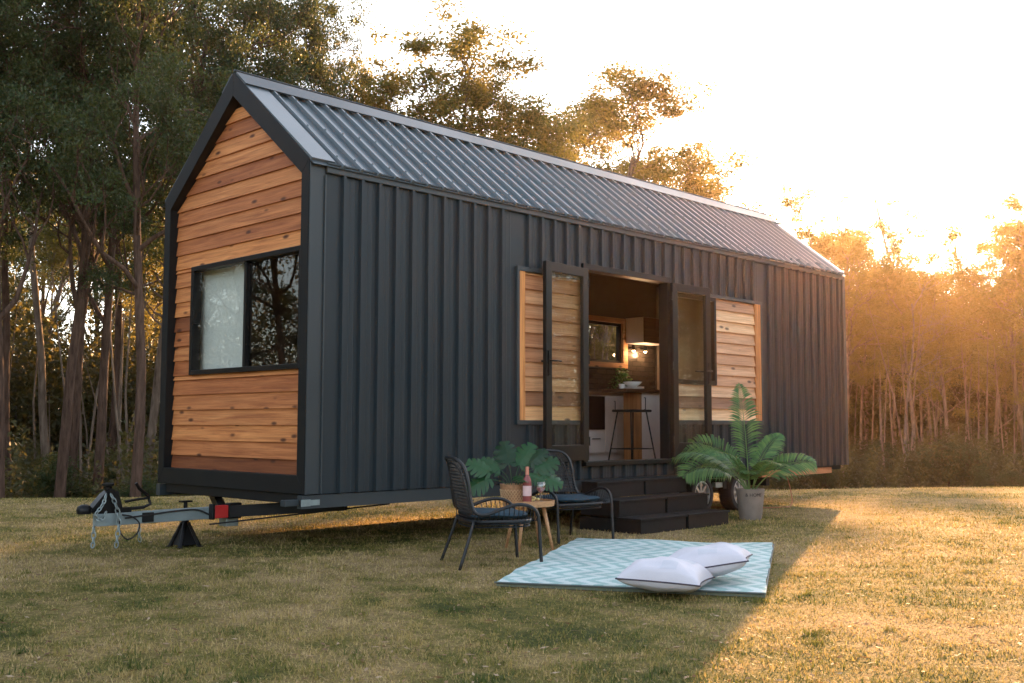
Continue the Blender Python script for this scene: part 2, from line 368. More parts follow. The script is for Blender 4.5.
g = npmesh('ground', V, F, np.zeros(len(F)), M['ground']); tag(g, 'dry patchy lawn falling away to the forest', kind='structure')
g.data.polygons.foreach_set('use_smooth', [True] * len(F))

# grass blades: denser near the camera
nr = np.random.RandomState(3)
def scatter(n, dmin, dmax, a0, a1, power=1.0):
    az = np.radians(nr.uniform(a0, a1, n)); d = dmin * (dmax / dmin) ** (nr.uniform(0, 1, n) ** power)
    return CAM.x + d * np.cos(az), CAM.y + d * np.sin(az), d
nB = 520000
bx, by, bd = scatter(nB, 3.2, 24, 8, 82, .9)
# thin out the blades where the soil shows, cluster them in tufts
h = np.sin(bx * 7.3 + 2 * np.sin(by * 3.1)) * np.sin(by * 6.1 + 1.7 * np.sin(bx * 2.7)) + .6 * np.sin(bx * 17 + by * 13)
keep = nr.uniform(-1.6, 1.0, nB) < h * .8 + .35
inrug = np.zeros(nB, bool)
RO = np.array([1.66, -2.24]); ra = R(29.4)
rx_ = (bx - RO[0]) * math.cos(ra) + (by - RO[1]) * math.sin(ra); ry_ = -(bx - RO[0]) * math.sin(ra) + (by - RO[1]) * math.cos(ra)
inrug = (abs(rx_) < 1.42) & (abs(ry_) < .88)
keep &= ~inrug; keep &= ~((bx > 3.34) & (bx < 4.86) & (by < -.05) & (by > -.86))
bx, by, bd = bx[keep], by[keep], bd[keep]; nB = len(bx)
ang = nr.uniform(0, 2 * np.pi, nB); L = nr.uniform(.012, .044, nB) * (1 + .25 * np.sin(bx * 2.1) * np.sin(by * 1.7)) * np.clip(bd / 9, .8, 1.0)
el = np.radians(nr.uniform(8, 75, nB)); W = nr.uniform(.0018, .0042, nB) * np.clip(bd / 5, 1, 2.6)
dx, dy, dz = np.cos(ang) * np.cos(el), np.sin(ang) * np.cos(el), np.sin(el)
wx, wy = -np.sin(ang), np.cos(ang)
# small weed rosettes and ranker tufts
nw = 420; wxx, wyy, wdd = scatter(nw, 3.4, 14, 8, 82); okw = ~((abs((wxx - RO[0]) * math.cos(ra) + (wyy - RO[1]) * math.sin(ra)) < 1.55) & (abs(-(wxx - RO[0]) * math.sin(ra) + (wyy - RO[1]) * math.cos(ra)) < 1.0)) & ~((wxx > 3.1) & (wxx < 5.0) & (wyy < .1) & (wyy > -1.0))
wxx, wyy = np.repeat(wxx[okw], 46), np.repeat(wyy[okw], 46); nn_ = len(wxx); sg = np.repeat(nr.uniform(.02, .09, okw.sum()), 46)
bx = np.concatenate([bx, wxx + nr.normal(0, 1, nn_) * sg]); by = np.concatenate([by, wyy + nr.normal(0, 1, nn_) * sg])
ang = np.concatenate([ang, nr.uniform(0, 6.28, nn_)]); L = np.concatenate([L, nr.uniform(.025, .065, nn_)]); el = np.concatenate([el, np.radians(nr.uniform(15, 75, nn_))]); W = np.concatenate([W, nr.uniform(.002, .005, nn_)])
dx, dy, dz = np.cos(ang) * np.cos(el), np.sin(ang) * np.cos(el), np.sin(el); wx, wy = -np.sin(ang), np.cos(ang)
varr = np.concatenate([nr.uniform(0, 1, nB), np.repeat(nr.uniform(-.45, .7, okw.sum()), 46)]); nB = len(bx)
B0 = np.stack([bx, by, gz(bx, by) - .002], 1); D = np.stack([dx, dy, dz], 1); Wv = np.stack([wx, wy, 0 * wx], 1)
P0 = B0 - Wv * W[:, None]; P1 = B0 + Wv * W[:, None]; P2 = B0 + D * L[:, None]; P2[:, 2] -= L * .1
V = np.stack([P0, P1, P2], 1).reshape(-1, 3); F = np.arange(nB * 3).reshape(-1, 3)
o = npmesh('grass', V, F, varr, M['blades']); tag(o, 'short dry green and straw coloured lawn grass', 'grass', kind='stuff')

def leaf_quads(c, d, w, Ln, Wd):
    """rhombic leaves; c,d,w (n,3)"""
    a = c; t = c + d * Ln[:, None]; mid = c + d * (Ln * .45)[:, None]
    V = np.stack([a, mid + w * Wd[:, None], t, mid - w * Wd[:, None]], 1).reshape(-1, 3)
    return V, np.arange(len(c) * 4).reshape(-1, 4)
def rdir(n, rs):
    v = rs.normal(size=(n, 3)); return v / np.linalg.norm(v, axis=1)[:, None]
def perp(d, rs):
    w = np.cross(d, rdir(len(d), rs)); return w / (np.linalg.norm(w, axis=1)[:, None] + 1e-9)
# fallen leaves
nL = 4200; lx, ly, ld = scatter(nL, 3.2, 18, 8, 82)
c = np.stack([lx, ly, gz(lx, ly) + .012], 1); d = rdir(nL, nr); d[:, 2] *= .25; w = perp(d, nr); w[:, 2] *= .4
m_ = ~((abs((lx - RO[0]) * math.cos(ra) + (ly - RO[1]) * math.sin(ra)) < 1.5) & (abs(-(lx - RO[0]) * math.sin(ra) + (ly - RO[1]) * math.cos(ra)) < .95))
m_ &= ~((lx > 3.2) & (lx < 4.95) & (ly < -.0) & (ly > -.95))
V, F = leaf_quads(c[m_], d[m_], w[m_], nr.uniform(.02, .065, m_.sum()), nr.uniform(.004, .011, m_.sum()))
o = npmesh('leaf_litter', V, F, nr.uniform(0, 1, len(F)), M['litter']); tag(o, 'fallen dry leaves and bark scraps on the lawn', 'fallen leaves', kind='stuff')

# ------------------------------------------------------------------ house
L_, W_, ZB, ZE, ZR = 9.27, 2.45, .50, 3.235, 4.225
house = thing('tiny_house', 'long dark steel clad tiny house on a trailer with cedar boards and pitched roof', 'tiny house')
def H(mb, name, mat, parent=house, **k): return mb.build(name, mat, parent, **k)
sl = math.atan2(ZR - ZE, W_ / 2); cs, sn = math.cos(sl), math.sin(sl)

# gable frame (front)
def offs(t, s=.11, bot=.15):
    # inner outline of the gable
    zi = ZE - s * 0 - (t / cs) + s * math.tan(sl)
    return [(s, ZB + bot), (s, zi), (W_ / 2, ZR - t / cs), (W_ - s, zi), (W_ - s, ZB + bot)]
outer = [(0, ZB), (0, ZE), (W_ / 2, ZR), (W_, ZE), (W_, ZB)]
outf = [(0, ZB), (0, ZE + .028), (W_ / 2, ZR + .056), (W_, ZE + .028), (W_, ZB)]
mb = MB(); mb.ring(outf, offs(.13), 'x', -.006, .10); H(mb, 'gable_frame', M['trim'], bevel=.004)
mb = MB(); mb.box(-.004, 0, .20, .27, .585, .603); H(mb, 'maker_badge', M['galv'])
# end gable wall
mb = MB(); mb.prism(outer, 'x', L_ - .04, L_); H(mb, 'end_wall', M['wall'])
# lapped boards
def boards_y(mb, y0, y1, z0, z1, x, pitch, clip=None):
    z = z0; 
    while z < z1 - .01:
        a = rng.random(); zt = min(z + pitch + .012, z1)
        ya, yb = y0, y1
        if clip:
            ya, yb = clip(z); yc, yd = clip(min(zt, z1))
        else: yc, yd = ya, yb
        if yb - ya > .03:
            vs = [(x - .021, ya, z), (x - .021, yb, z), (x - .002, yd, zt), (x - .002, yc, zt), (x + .004, ya, z), (x + .004, yb, z), (x + .004, yd, zt), (x + .004, yc, zt)]
            mb.add(vs, [(0, 3, 2, 1), (4, 5, 6, 7), (0, 1, 5, 4), (0, 4, 7, 3), (1, 2, 6, 5), (3, 7, 6, 2)], a)
        z += pitch
WZ0, WZ1, WY0, WY1 = 1.53, 2.565, .16, 2.0
mb = MB()
in_ = offs(.14)
def gclip(z):
    zi = in_[1][1]
    if z <= zi: return .10, W_ - .10
    k = (z - zi) / math.tan(sl); return .10 + k, W_ - .10 - k
boards_y(mb, 0, 0, ZB + .13, WZ0, .09, .143, lambda z: gclip(z))
z0 = ZB + .13 + .143 * math.ceil((WZ0 - ZB - .13) / .143)
# strips beside the window
zz = ZB + .13 + .143 * math.floor((WZ0 - ZB - .13) / .143)
boards_y(mb, WY1 - .01, W_ - .10, WZ0, WZ1, .09, .143)
boards_y(mb, .10, WY0 + .01, WZ0, WZ1, .09, .143)
boards_y(mb, 0, 0, WZ1, ZR - .25, .09, .143, lambda z: gclip(z))
H(mb, 'gable_cladding', M['cedar_y'])
# window
fw = MB(); T = .045
fw.ring([(WY0, WZ0), (WY1, WZ0), (WY1, WZ1), (WY0, WZ1)], [(WY0 + T, WZ0 + T), (WY1 - T, WZ0 + T), (WY1 - T, WZ1 - T), (WY0 + T, WZ1 - T)], 'x', .045, .14)
fo = H(fw, 'front_window', M['black'], bevel=.003)
mb = MB(); mb.box(.065, .115, 1.045, 1.085, WZ0 + T, WZ1 - T); mb.build('mullion', M['black'], fo)
mb = MB(); mb.box(.095, .099, WY0 + T, 1.05, WZ0 + T, WZ1 - T); mb.build('pane', M['glass'], fo)
mb = MB(); mb.box(.080, .084, 1.08, WY1 - T, WZ0 + T, WZ1 - T); mb.build('pane', M['glass'], fo)
mb = MB(); mb.box(.05, .08, WY1 - T - .03, WY1 - T, 2.02, 2.14); mb.build('latch', M['black'], fo)

# side cladding
def clad(mb, x0, x1, z0, z1, y=0.0, pitch=.19, phase=.15, sgn=-1):
    pts = [(x0, 0)]
    k = math.ceil((x0 - phase) / pitch - 1e-6)
    while phase + k * pitch < x1 - .03:
        xc = phase + k * pitch; k += 1
        if xc - .026 < x0 + .004: continue
        pts += [(xc - .022, 0), (xc - .014, .034), (xc + .014, .034), (xc + .022, 0)]
        # shallow pan stiffeners
        for q in (.075, .125):
            if xc + q + .01 < x1: pts += [(xc + q - .008, 0), (xc + q, .003), (xc + q + .008, 0)]
    pts.append((x1, 0))
    n = len(pts); vs = [(x, y + sgn * d, z0) for x, d in pts] + [(x, y + sgn * d, z1) for x, d in pts]
    fs = [(i, i + 1, i + 1 + n, i + n) for i in range(n - 1)]
    if sgn > 0: fs = [f[::-1] for f in fs]
    mb.add(vs, fs)
    # backing so that nothing shines through
    mb.box(x0, x1, min(y - sgn * .002, y - sgn * .03), max(y - sgn * .002, y - sgn * .03), z0, z1)
mb = MB()
for r_ in ((.15, 2.45, ZB, 3.18), (2.45, 3.47, ZB, 1.08), (2.45, 3.47, 2.62, 3.18), (3.47, 4.96, ZB, .63), (3.47, 4.96, 2.745, 3.18),
           (4.96, 6.98, ZB, 1.08), (4.96, 6.98, 2.64, 3.18), (6.98, L_ - .06, ZB, 3.18)): clad(mb, *r_)
for x0, x1, z0, z1 in ((.4, 2.3, 0, 0), (7.1, 9.1, 0, 0)):
    k = math.ceil((x0 - .15) / .19)
    while .15 + k * .19 < x1:
        for z in (.60, 1.85, 3.08):
            mb.box(.15 + k * .19 + .07, .15 + k * .19 + .078, -.006, 0, z, z + .008)
        k += 1
H(mb, 'side_cladding', M['wall'])
mb = MB(); mb.box(0, .15, -.012, 0, ZB, ZE - .005); mb.box(.138, .15, -.03, -.012, ZB, ZE - .09); H(mb, 'corner_trim', M['flash'], bevel=.003)
mb = MB(); mb.box(L_ - .07, L_ + .004, -.03, 0, ZB, ZE - .02); H(mb, 'corner_trim', M['flash'], bevel=.003)
mb = MB(); mb.box(.152, L_ - .072, -.036, 0, 3.165, 3.25); mb.box(.152, L_ - .072, -.046, -.036, 3.235, 3.25); H(mb, 'eave_fascia', M['flash'], bevel=.003)
# back wall with kitchen window opening, far side
KX0, KX1, KZ0, KZ1 = 5.75, 7.10, 1.93, 2.56
mb = MB()
for r_ in ((0.1, KX0, ZB, 3.2), (KX1, L_ - .04, ZB, 3.2), (KX0, KX1, ZB, KZ0), (KX0, KX1, KZ1, 3.2)): clad(mb, *r_, y=W_, sgn=1)
H(mb, 'back_cladding', M['wall'])

# roof: two slopes with ribs, ridge cap, barge flashing
def slope_pt(x, t, h, side):
    # t 0 at eave, 1 at ridge; h out along the normal; side 0 near, 1 far
    y = t * W_ / 2; z = ZE + t * (ZR - ZE)
    y -= sn * h; z += cs * h
    if side: y = W_ - y
    return (x, y, z)
def roof_sheet(mb, side):
    x = .30; pts = [(0.0, 0.0)]
    while x < L_ - .12:
        pts += [(x - .019, .0), (x - .009, .036), (x + .009, .036), (x + .019, 0)]
        for q in (.075, .115): pts += [(x + q - .008, 0), (x + q, .003), (x + q + .008, 0)]
        x += .19
    pts.append((L_, 0)); n = len(pts)
    t0, t1 = -.035, .985
    vs = [slope_pt(x, t0, d + .02, side) for x, d in pts] + [slope_pt(x, t1, d + .02, side) for x, d in pts] + \
         [slope_pt(x, t0, .014, side) for x, d in pts] + [slope_pt(x, t1, .014, side) for x, d in pts]
    fs = []
    for i in range(n - 1):
        fs += [(i, i + 1, i + 1 + n, i + n), (i + 2 * n, i + 3 * n, i + 1 + 3 * n, i + 1 + 2 * n), (i, i + 2 * n, i + 1 + 2 * n, i + 1), (i + n, i + n + 1, i + 3 * n + 1, i + 3 * n)]
    if side: fs = [f[::-1] for f in fs]
    mb.add(vs, fs)
    x = .30
    while x < L_ - .12:     # screw heads on the ribs
        for t_ in (.06, .42, .80):
            p = Vector(slope_pt(x, t_, .058, side)); mb.box(p.x - .006, p.x + .006, p.y - .006, p.y + .006, p.z - .006, p.z + .008)
        x += .19
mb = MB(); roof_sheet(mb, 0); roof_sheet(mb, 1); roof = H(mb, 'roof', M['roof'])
mb = MB()
for side in (0, 1):
    q = [slope_pt(x, t_, h, side) for x in (.0, L_ + .004) for t_, h in ((.86, .060), (1.0, .066), (1.0, .050), (.86, .045))]
    f = [(0, 4, 5, 1), (1, 5, 6, 2), (2, 6, 7, 3), (3, 7, 4, 0), (0, 1, 2, 3), (4, 7, 6, 5)]
    mb.add(q, f if not side else [i[::-1] for i in f])
mb.tube([(.0, W_ / 2, ZR + .074), (L_ + .004, W_ / 2, ZR + .074)], .012, 8)
mb.build('ridge_cap', M['flash'], roof)
for xx0, xx1 in ((.003, .24), (L_ - .10, L_ + .012)):
    mb = MB()
    for side in (0, 1):
        q = [slope_pt(x, t_, h, side) for x in (xx0, xx1) for t_, h in ((-.0, .044), (.995, .044), (.995, -.03), (0, -.03))]
        f = [(0, 4, 5, 1), (1, 5, 6, 2), (2, 6, 7, 3), (3, 7, 4, 0), (0, 1, 2, 3), (4, 7, 6, 5)]
        mb.add(q, f if not side else [i[::-1] for i in f])
    mb.build('barge_flashing', M['roof'], roof)
mb = MB()    # solid core under the sheets
mb.prism([(0.02, ZE - .12), (0.02, ZE - .01), (W_ / 2, ZR - .01), (W_ - .02, ZE - .01), (W_ - .02, ZE - .12), (W_ / 2, ZR - .16)], 'x', .10, L_ - .04)
H(mb, 'ceiling', M['innerdark'])

# interior shell
FZ = .58
mb = MB(); mb.box(.16, L_ - .05, .035, W_ - .035, FZ - .04, FZ); H(mb, 'floor', M['floor'])
mb = MB()
for x0, x1, z0, z1 in ((.1, KX0, FZ, 3.2), (KX1, L_ - .05, FZ, 3.2), (KX0, KX1, FZ, KZ0), (KX0, KX1, KZ1, 3.2)): mb.box(x0, x1, W_ - .11, W_ - .035, z0, z1)
for x0, x1, z0, z1 in ((.12, 3.43, FZ, 3.2), (3.43, 5.0, 2.80, 3.2), (5.95, L_ - .05, FZ, 3.2), (5.0, 5.95, FZ, 1.50), (5.0, 5.95, 2.66, 3.2)): mb.box(x0, x1, .034, .09, z0, z1)
mb.box(.16, .17, .1, W_ - .12, FZ, WZ0); mb.box(7.9, 7.95, .1, W_ - .12, FZ, 3.14)
mb.box(2.6, 2.65, .1, W_ - .12, FZ, 3.14)
H(mb, 'interior_wall', M['inner'])
# skirt / chassis
mb = MB(); mb.box(.14, L_ - .1, .05, W_ - .05, .44, .50); mb.box(.14, .5, .05, W_ - .05, .40, .44); mb.box(.02, .12, .12, W_ - .12, .42, .50)
ch = H(mb, 'chassis', M['trim'])
for ya, yb in ((.005, .07), (W_ - .07, W_ - .005)):
    mb = MB(); mb.box(-.02, 5.42, ya, yb, .385, .492); mb.build('side_rail', M['flash'], ch)
mb = MB(); mb.box(-.16, -.03, .03, .10, .41, .46); mb.build('bracket', M['flash'], ch, bevel=.004)
mb = MB(); mb.box(.06, .15, -.002, .003, .41, .455); mb.box(-.03, .06, -.002, .002, .405, .46); mb.build('chassis_label', M['galv'], ch)
mb = MB(); mb.box(7.0, 8.85, .02, .09, .395, .475, .3); mb.build('timber_bearer', M['cedar_x'], ch)
mb = MB(); mb.tube([(-.30, .95, .22), (.9, .02, .38)], .007, 6); mb.build('stay_rod', M['trim'], ch)
mb = MB()
for xx in (5.3, 6.2, 7.2): mb.box(xx, xx + .08, .08, W_ - .08, .28, .40)
mb.build('axle_beam', M['trim'], ch)

# openings: timber panels
def boards_x(mb, x0, x1, z0, z1, y, pitch):
    z = z0
    while z < z1 - .02:
        a = rng.random() * .9 + .1; zt = min(z + pitch + .01, z1)
        vs = [(x0, y - .030, z), (x1, y - .030, z), (x1, y - .003, zt), (x0, y - .003, zt), (x0, y + .004, z), (x1, y + .004, z), (x1, y + .004, zt), (x0, y + .004, zt)]
        mb.add(vs, [(0, 1, 2, 3), (4, 7, 6, 5), (0, 4, 5, 1), (1, 5, 6, 2), (0, 3, 7, 4), (3, 2, 6, 7)], a); z += pitch
mb = MB(); boards_x(mb, 2.56, 3.46, 1.11, 2.585, .012, .145); tp = H(mb, 'timber_panel', M['cedar_x'])
mb = MB(); mb.box(2.475, 2.56, -.026, .012, 1.11, 2.585, .37); mb.build('trim_board', M['cedar_z'], tp, bevel=.003)
mb = MB(); boards_x(mb, 4.985, 6.83, 1.12, 1.54, .012, .14); boards_x(mb, 5.93, 6.83, 1.54, 2.61, .012, .1338); tp2 = H(mb, 'timber_panel', M['cedar_x_hazed']); tp2['label'] = 'timber boards right of the door, paler partly from painted-in haze'
mb = MB(); mb.box(6.83, 6.955, -.026, .012, 1.12, 2.61, .61); mb.build('trim_board', M['cedar_z'], tp2, bevel=.003)
mb = MB()
mb.box(2.44, 3.43, -.034, .02, 2.585, 2.63); mb.box(2.44, 3.43, -.034, .02, 1.065, 1.11); mb.box(2.44, 2.475, -.032, .02, 1.105, 2.59)
H(mb, 'panel_flashing', M['flash'], bevel=.002)
mb = MB()
mb.box(4.99, 6.99, -.034, .02, 2.61, 2.65); mb.box(4.99, 6.99, -.034, .02, 1.07, 1.12); mb.box(6.955, 6.99, -.032, .02, 1.115, 2.615)
H(mb, 'panel_flashing', M['flash'], bevel=.002)
# side window beside the door
mb = MB(); X0, X1, Z0, Z1 = 4.99, 5.93, 1.545, 2.61
mb.ring([(X0, Z0), (X1, Z0), (X1, Z1), (X0, Z1)], [(X0 + .05, Z0 + .05), (X1 - .05, Z0 + .05), (X1 - .05, Z1 - .05), (X0 + .05, Z1 - .05)], 'y', -.03, .04)
sw = H(mb, 'side_window', M['black'], bevel=.003)
mb = MB(); mb.box(X0 + .05, X1 - .05, .004, .010, Z0 + .05, Z1 - .05); mb.build('pane', M['glass'], sw)
# door frame, threshold, doors
mb = MB(); mb.box(3.43, 3.50, -.036, .09, .68, 2.74); mb.box(4.92, 4.985, -.036, .09, .68, 2.74); mb.box(3.43, 4.985, -.040, .09, 2.70, 2.765)
H(mb, 'door_frame', M['doorpaint'], bevel=.003)
mb = MB(); mb.box(3.43, 4.985, -.07, .12, .635, .68); H(mb, 'threshold', M['galv'] if False else M['doorpaint'], bevel=.003)
def door(hx, hy, rz, flip, w=.73):
    # leaf modelled along local +x from the hinge
    ex = bpy.data.objects  # noqa
    mb = MB(); z0, z1 = .70, 2.70; s = .095
    mb.ring([(0, z0), (w, z0), (w, z1), (0, z1)], [(s, z0 + .16), (w - s, z0 + .16), (w - s, z1 - s), (s, z1 - s)], 'y', -.022, .022)
    d = H(mb, 'door', M['doorpaint'], bevel=.003); d.location = (hx, hy, 0); d.rotation_euler = (0, 0, rz)
    mb = MB(); mb.box(s, w - s, -.004, .004, z0 + .16, z1 - s); mb.build('pane', M['doorglass'], d)
    hxl = w - .045
    for sg in (-1, 1):
        mb = MB()
        mb.box(hxl - .018, hxl + .018, min(sg * .022, sg * .034), max(sg * .022, sg * .034), 1.55, 1.80)
        mb.tube([(hxl, sg * .03, 1.70), (hxl, sg * .07, 1.70), (hxl - .02, sg * .075, 1.70), (hxl - .13, sg * .075, 1.70)], .009, 8)
        mb.build('handle', M['black'], d, auto=40)
    for z in (.85, 1.7, 2.5):
        mb = MB(); mb.tube([(-.008, .018 * flip, z), (-.008, .018 * flip, z + .09)], .010, 8); mb.build('hinge', M['black'], d)
    return d
door(3.455, -.065, R(180 + 5), 1); door(4.955, -.065, R(-2), -1)
# kitchen window in the far wall
mb = MB()
mb.ring([(KX0 - .02, KZ0 - .05), (KX1 + .08, KZ0 - .05), (KX1 + .08, KZ1 + .04), (KX0 - .02, KZ1 + .04)], [(KX0 + .05, KZ0 + .02), (KX1 - .02, KZ0 + .02), (KX1 - .02, KZ1 - .03), (KX0 + .05, KZ1 - .03)], 'y', W_ - .135, W_ - .03)
kw = H(mb, 'kitchen_window', M['cedar_x'])
mb = MB(); mb.ring([(KX0 + .05, KZ0 + .02), (KX1 - .02, KZ0 + .02), (KX1 - .02, KZ1 - .03), (KX0 + .05, KZ1 - .03)], [(KX0 + .09, KZ0 + .06), (KX1 - .06, KZ0 + .06), (KX1 - .06, KZ1 - .07), (KX0 + .09, KZ1 - .07)], 'y', W_ - .09, W_ - .03)
mb.build('frame', M['black'], kw)
mb = MB(); mb.box(KX0 + .08, KX1 - .05, W_ - .052, W_ - .048, KZ0 + .05, KZ1 - .06); mb.build('pane', M['glass'], kw)

# drawbar, coupling, chains
mb = MB(); mb.box(-1.18, .10, 1.16, 1.24, .245, .345)
db = H(mb, 'drawbar', M['greybeam'], bevel=.004)
mb = MB()
for s in (-1, 1):
    a = Vector((.0, 1.2 + .06 * s, .30)); b = Vector((.50, 1.2 + 1.08 * s, .39))
    dv = (b - a); nrm = Vector((-dv.y, dv.x, 0)).normalized() * .035
    mb.add([a - nrm + Vector((0, 0, -.05)), a + nrm + Vector((0, 0, -.05)), a + nrm + Vector((0, 0, .05)), a - nrm + Vector((0, 0, .05)),
            b - nrm + Vector((0, 0, -.05)), b + nrm + Vector((0, 0, -.05)), b + nrm + Vector((0, 0, .05)), b - nrm + Vector((0, 0, .05))],
           [(0, 1, 2, 3), (7, 6, 5, 4), (0, 4, 5, 1), (1, 5, 6, 2), (2, 6, 7, 3), (3, 7, 4, 0)])
mb.build('drawbar_arm', M['trim'], db)
mb = MB(); mb.box(-.16, -.03, 1.10, 1.155, .25, .36); mb.build('red_lamp', M['red'], db, bevel=.006)
for xa, xb in ((-.19, -.162), (-.028, .10)):
    mb = MB(); mb.box(xa, xb, 1.095, 1.158, .24, .375); mb.build('lamp_bracket', M['trim'], db, bevel=.006)
mb = MB(); mb.box(-.03, .09, 1.13, 1.26, .17, .245); mb.build('foot_block', M['galv'], db, bevel=.006)
mb = MB()   # coupling head, modelled .08 too far forward and shifted back
mb.box(-1.28, -.98, 1.165, 1.235, .345, .385)
for sy in (1.15, 1.25):
    pass
mb.prism([(-1.32, .385), (-1.06, .385), (-1.10, .52), (-1.16, .545), (-1.22, .50)], 'y', 1.155, 1.245)
mb.lathe([(.02, 0), (.055, 0), (.06, .03), (.05, .06), (.02, .075)], (-1.36, 1.2, .35), 14)
mb.box(-1.38, -1.24, 1.165, 1.235, .36, .40)
mb.lathe([(.03, 0), (.032, .03), (.05, .04), (.05, .055), (.02, .06)], (-1.17, 1.2, .53), 14)
mb.tube([(-1.0, 1.2, .37), (-.86, 1.2, .375), (-.80, 1.2, .40), (-.82, 1.2, .47), (-.90, 1.2, .53), (-.93, 1.2, .58)], .014, 8)
mb.tube([(-1.02, 1.2, .43), (-.90, 1.2, .445), (-.83, 1.2, .45)], .011, 8)
mb.v = [(p[0] + .09, p[1], p[2]) for p in mb.v]; mb.build('coupling', M['black'], db, auto=50)
def chain(pts, name='chain', r=.005):
    mb = MB(); P = cat_rom(pts, 8); acc = []; last = P[0]; acc.append(P[0])
    for p in P:
        if (p - last).length > .032: acc.append(p); last = p
    for i in range(len(acc) - 1):
        a, b = acc[i], acc[i + 1]; d = (b - a).normalized(); u = d.orthogonal().normalized(); v = d.cross(u)
        if i % 2: u, v = v, u
        c = (a + b) / 2; hl = (b - a).length * .68; ring = []
        for k in range(11):
            q = 2 * math.pi * k / 10; ring.append(c + d * math.cos(q) * hl + u * math.sin(q) * hl * .55)
        mb.tube(ring, r, 5, cap=False)
    return mb.build(name, M['galv'], db)
chain([(-1.12, 1.14, .50), (-1.15, 1.13, .42), (-1.22, 1.12, .33), (-1.16, 1.12, .30), (-1.12, 1.13, .36)])
chain([(-1.08, 1.14, .50), (-1.04, 1.12, .40), (-1.02, 1.11, .28), (-1.03, 1.11, .16), (-1.04, 1.11, .05)])
chain([(-1.20, 1.17, .245), (-1.20, 1.17, .13), (-1.21, 1.17, .06)], r=.006)
chain([(-.80, 1.2, .245), (-.80, 1.2, .15), (-.79, 1.2, .09)], r=.004)
mb = MB(); mb.tube(cat_rom([(-1.0, 1.14, .30), (-1.0, 1.13, .20), (-.94, 1.12, .13), (-.86, 1.12, .17), (-.84, 1.12, .25), (-.90, 1.13, .31), (-.98, 1.14, .33)], 6), .006, 6)
mb.tube(cat_rom([(-.95, 1.150, .30), (-.75, 1.148, .315), (-.45, 1.148, .335), (-.30, 1.148, .33), (-.18, 1.145, .28)], 6), .007, 6)
mb.build('cable', M['rubber'], db)
mb = MB(); mb.box(-.80, -.70, 1.145, 1.16, .255, .335); mb.build('winch_plate', M['trim'], db, bevel=.004)

# wheels
def wheel(x, y):
    r, w = .238, .19; Mx = Matrix.Translation((x, y, r - .008)) @ Matrix.Rotation(R(90), 4, 'X')
    # local z of the lathe points to -y (outwards)
    prof = [(.165, -w / 2), (r - .02, -w / 2), (r, -w / 2 + .03), (r, w / 2 - .03), (r - .015, w / 2), (.172, w / 2 + .004), (.165, w / 2 - .01), (.16, 0)]
    e = bpy.data.objects.new('wheel', None); C.objects.link(e); e.parent = house; e.empty_display_size = .1
    mb = MB(); mb.lathe(prof, n=40, M=Mx)
    for k in range(40):
        q = 2 * math.pi * k / 40
        for s in (-1, 1):
            mt = Mx @ Matrix.Rotation(q, 4, 'Z'); mb.box(r - .002, r + .005, -.012, .006, s * .035 - .028, s * .035 + .028, 0, mt)
    mb.build('tyre', M['rubber'], e, auto=35)
    mb = MB(); mb.lathe([(.12, -.06), (.163, -.06), (.163, w / 2 - .006), (.150, w / 2 - .004), (.142, w / 2 - .05), (.12, w / 2 - .055), (.11, -.06)], n=32, M=Mx); mb.lathe([(.06, -.05), (.06, w / 2 - .04), (.05, w / 2 - .02), (.0001, w / 2 - .02)], n=24, M=Mx)
    for k in range(8):
        q = 2 * math.pi * k / 8; mt = Mx @ Matrix.Rotation(q, 4, 'Z')
        mb.box(.05, .146, -.016, .016, w / 2 - .045, w / 2 - .022, 0, mt)
    mb.build('rim', M['alloy'], e, auto=35)
    mb = MB(); mb.lathe([(.0001, -.03), (.135, -.03), (.135, -.02), (.0001, -.02)], n=24, M=Mx); mb.build('brake_disc', M['rubber'], e)
    mb = MB(); mb.lathe([(.028, 0), (.030, .03), (.02, .04), (.0001, .04)], n=16, M=Mx @ Matrix.Translation((0, 0, w / 2 - .02)))
    mb.build('hub_cap', M['rubber'], e)
    return e
wheel(5.72, .15); wheel(6.56, .15); wheel(5.72, W_ - .25); wheel(6.56, W_ - .25)
mb = MB(); mb.tube([(5.72, .25, .23), (5.72, W_ - .25, .23)], .03, 10); mb.tube([(6.56, .25, .23), (6.56, W_ - .25, .23)], .03, 10)
mb.box(6.05, 6.22, .09, .14, .30, .36); mb.build('axle', M['galv'], house)

# jack stand under the drawbar
js = thing('jack_stand', 'dark steel jack stand propping the trailer drawbar on the grass', 'jack stand', (-.30, 1.36, 0))
mb = MB()
for k in range(4):
    q = R(45 + 90 * k); mb.tube([(.13 * math.cos(q), .13 * math.sin(q), .0), (.028 * math.cos(q), .028 * math.sin(q), .21)], [.02, .014], 6)
    mb.box(-.025, .025, -.025, .025, -.002, .008, 0, Matrix.Translation((.13 * math.cos(q), .13 * math.sin(q), 0)))
for k in range(4):
    q = R(45 + 90 * k); q2 = q + R(90)
    mb.add([(.115 * math.cos(q), .115 * math.sin(q), .02), (.115 * math.cos(q2), .115 * math.sin(q2), .02), (.03 * math.cos(q2), .03 * math.sin(q2), .2), (.03 * math.cos(q), .03 * math.sin(q), .2)], [(0, 1, 2, 3)])
mb.build('base', M['black'], js)
mb = MB(); mb.tube([(0, 0, .15), (0, 0, .40)], .017, 10); mb.lathe([(.03, 0), (.035, .02), (.02, .04)], (0, 0, .20)); mb.box(-.05, .05, -.03, .03, .385, .40); mb.build('post', M['black'], js, auto=40)

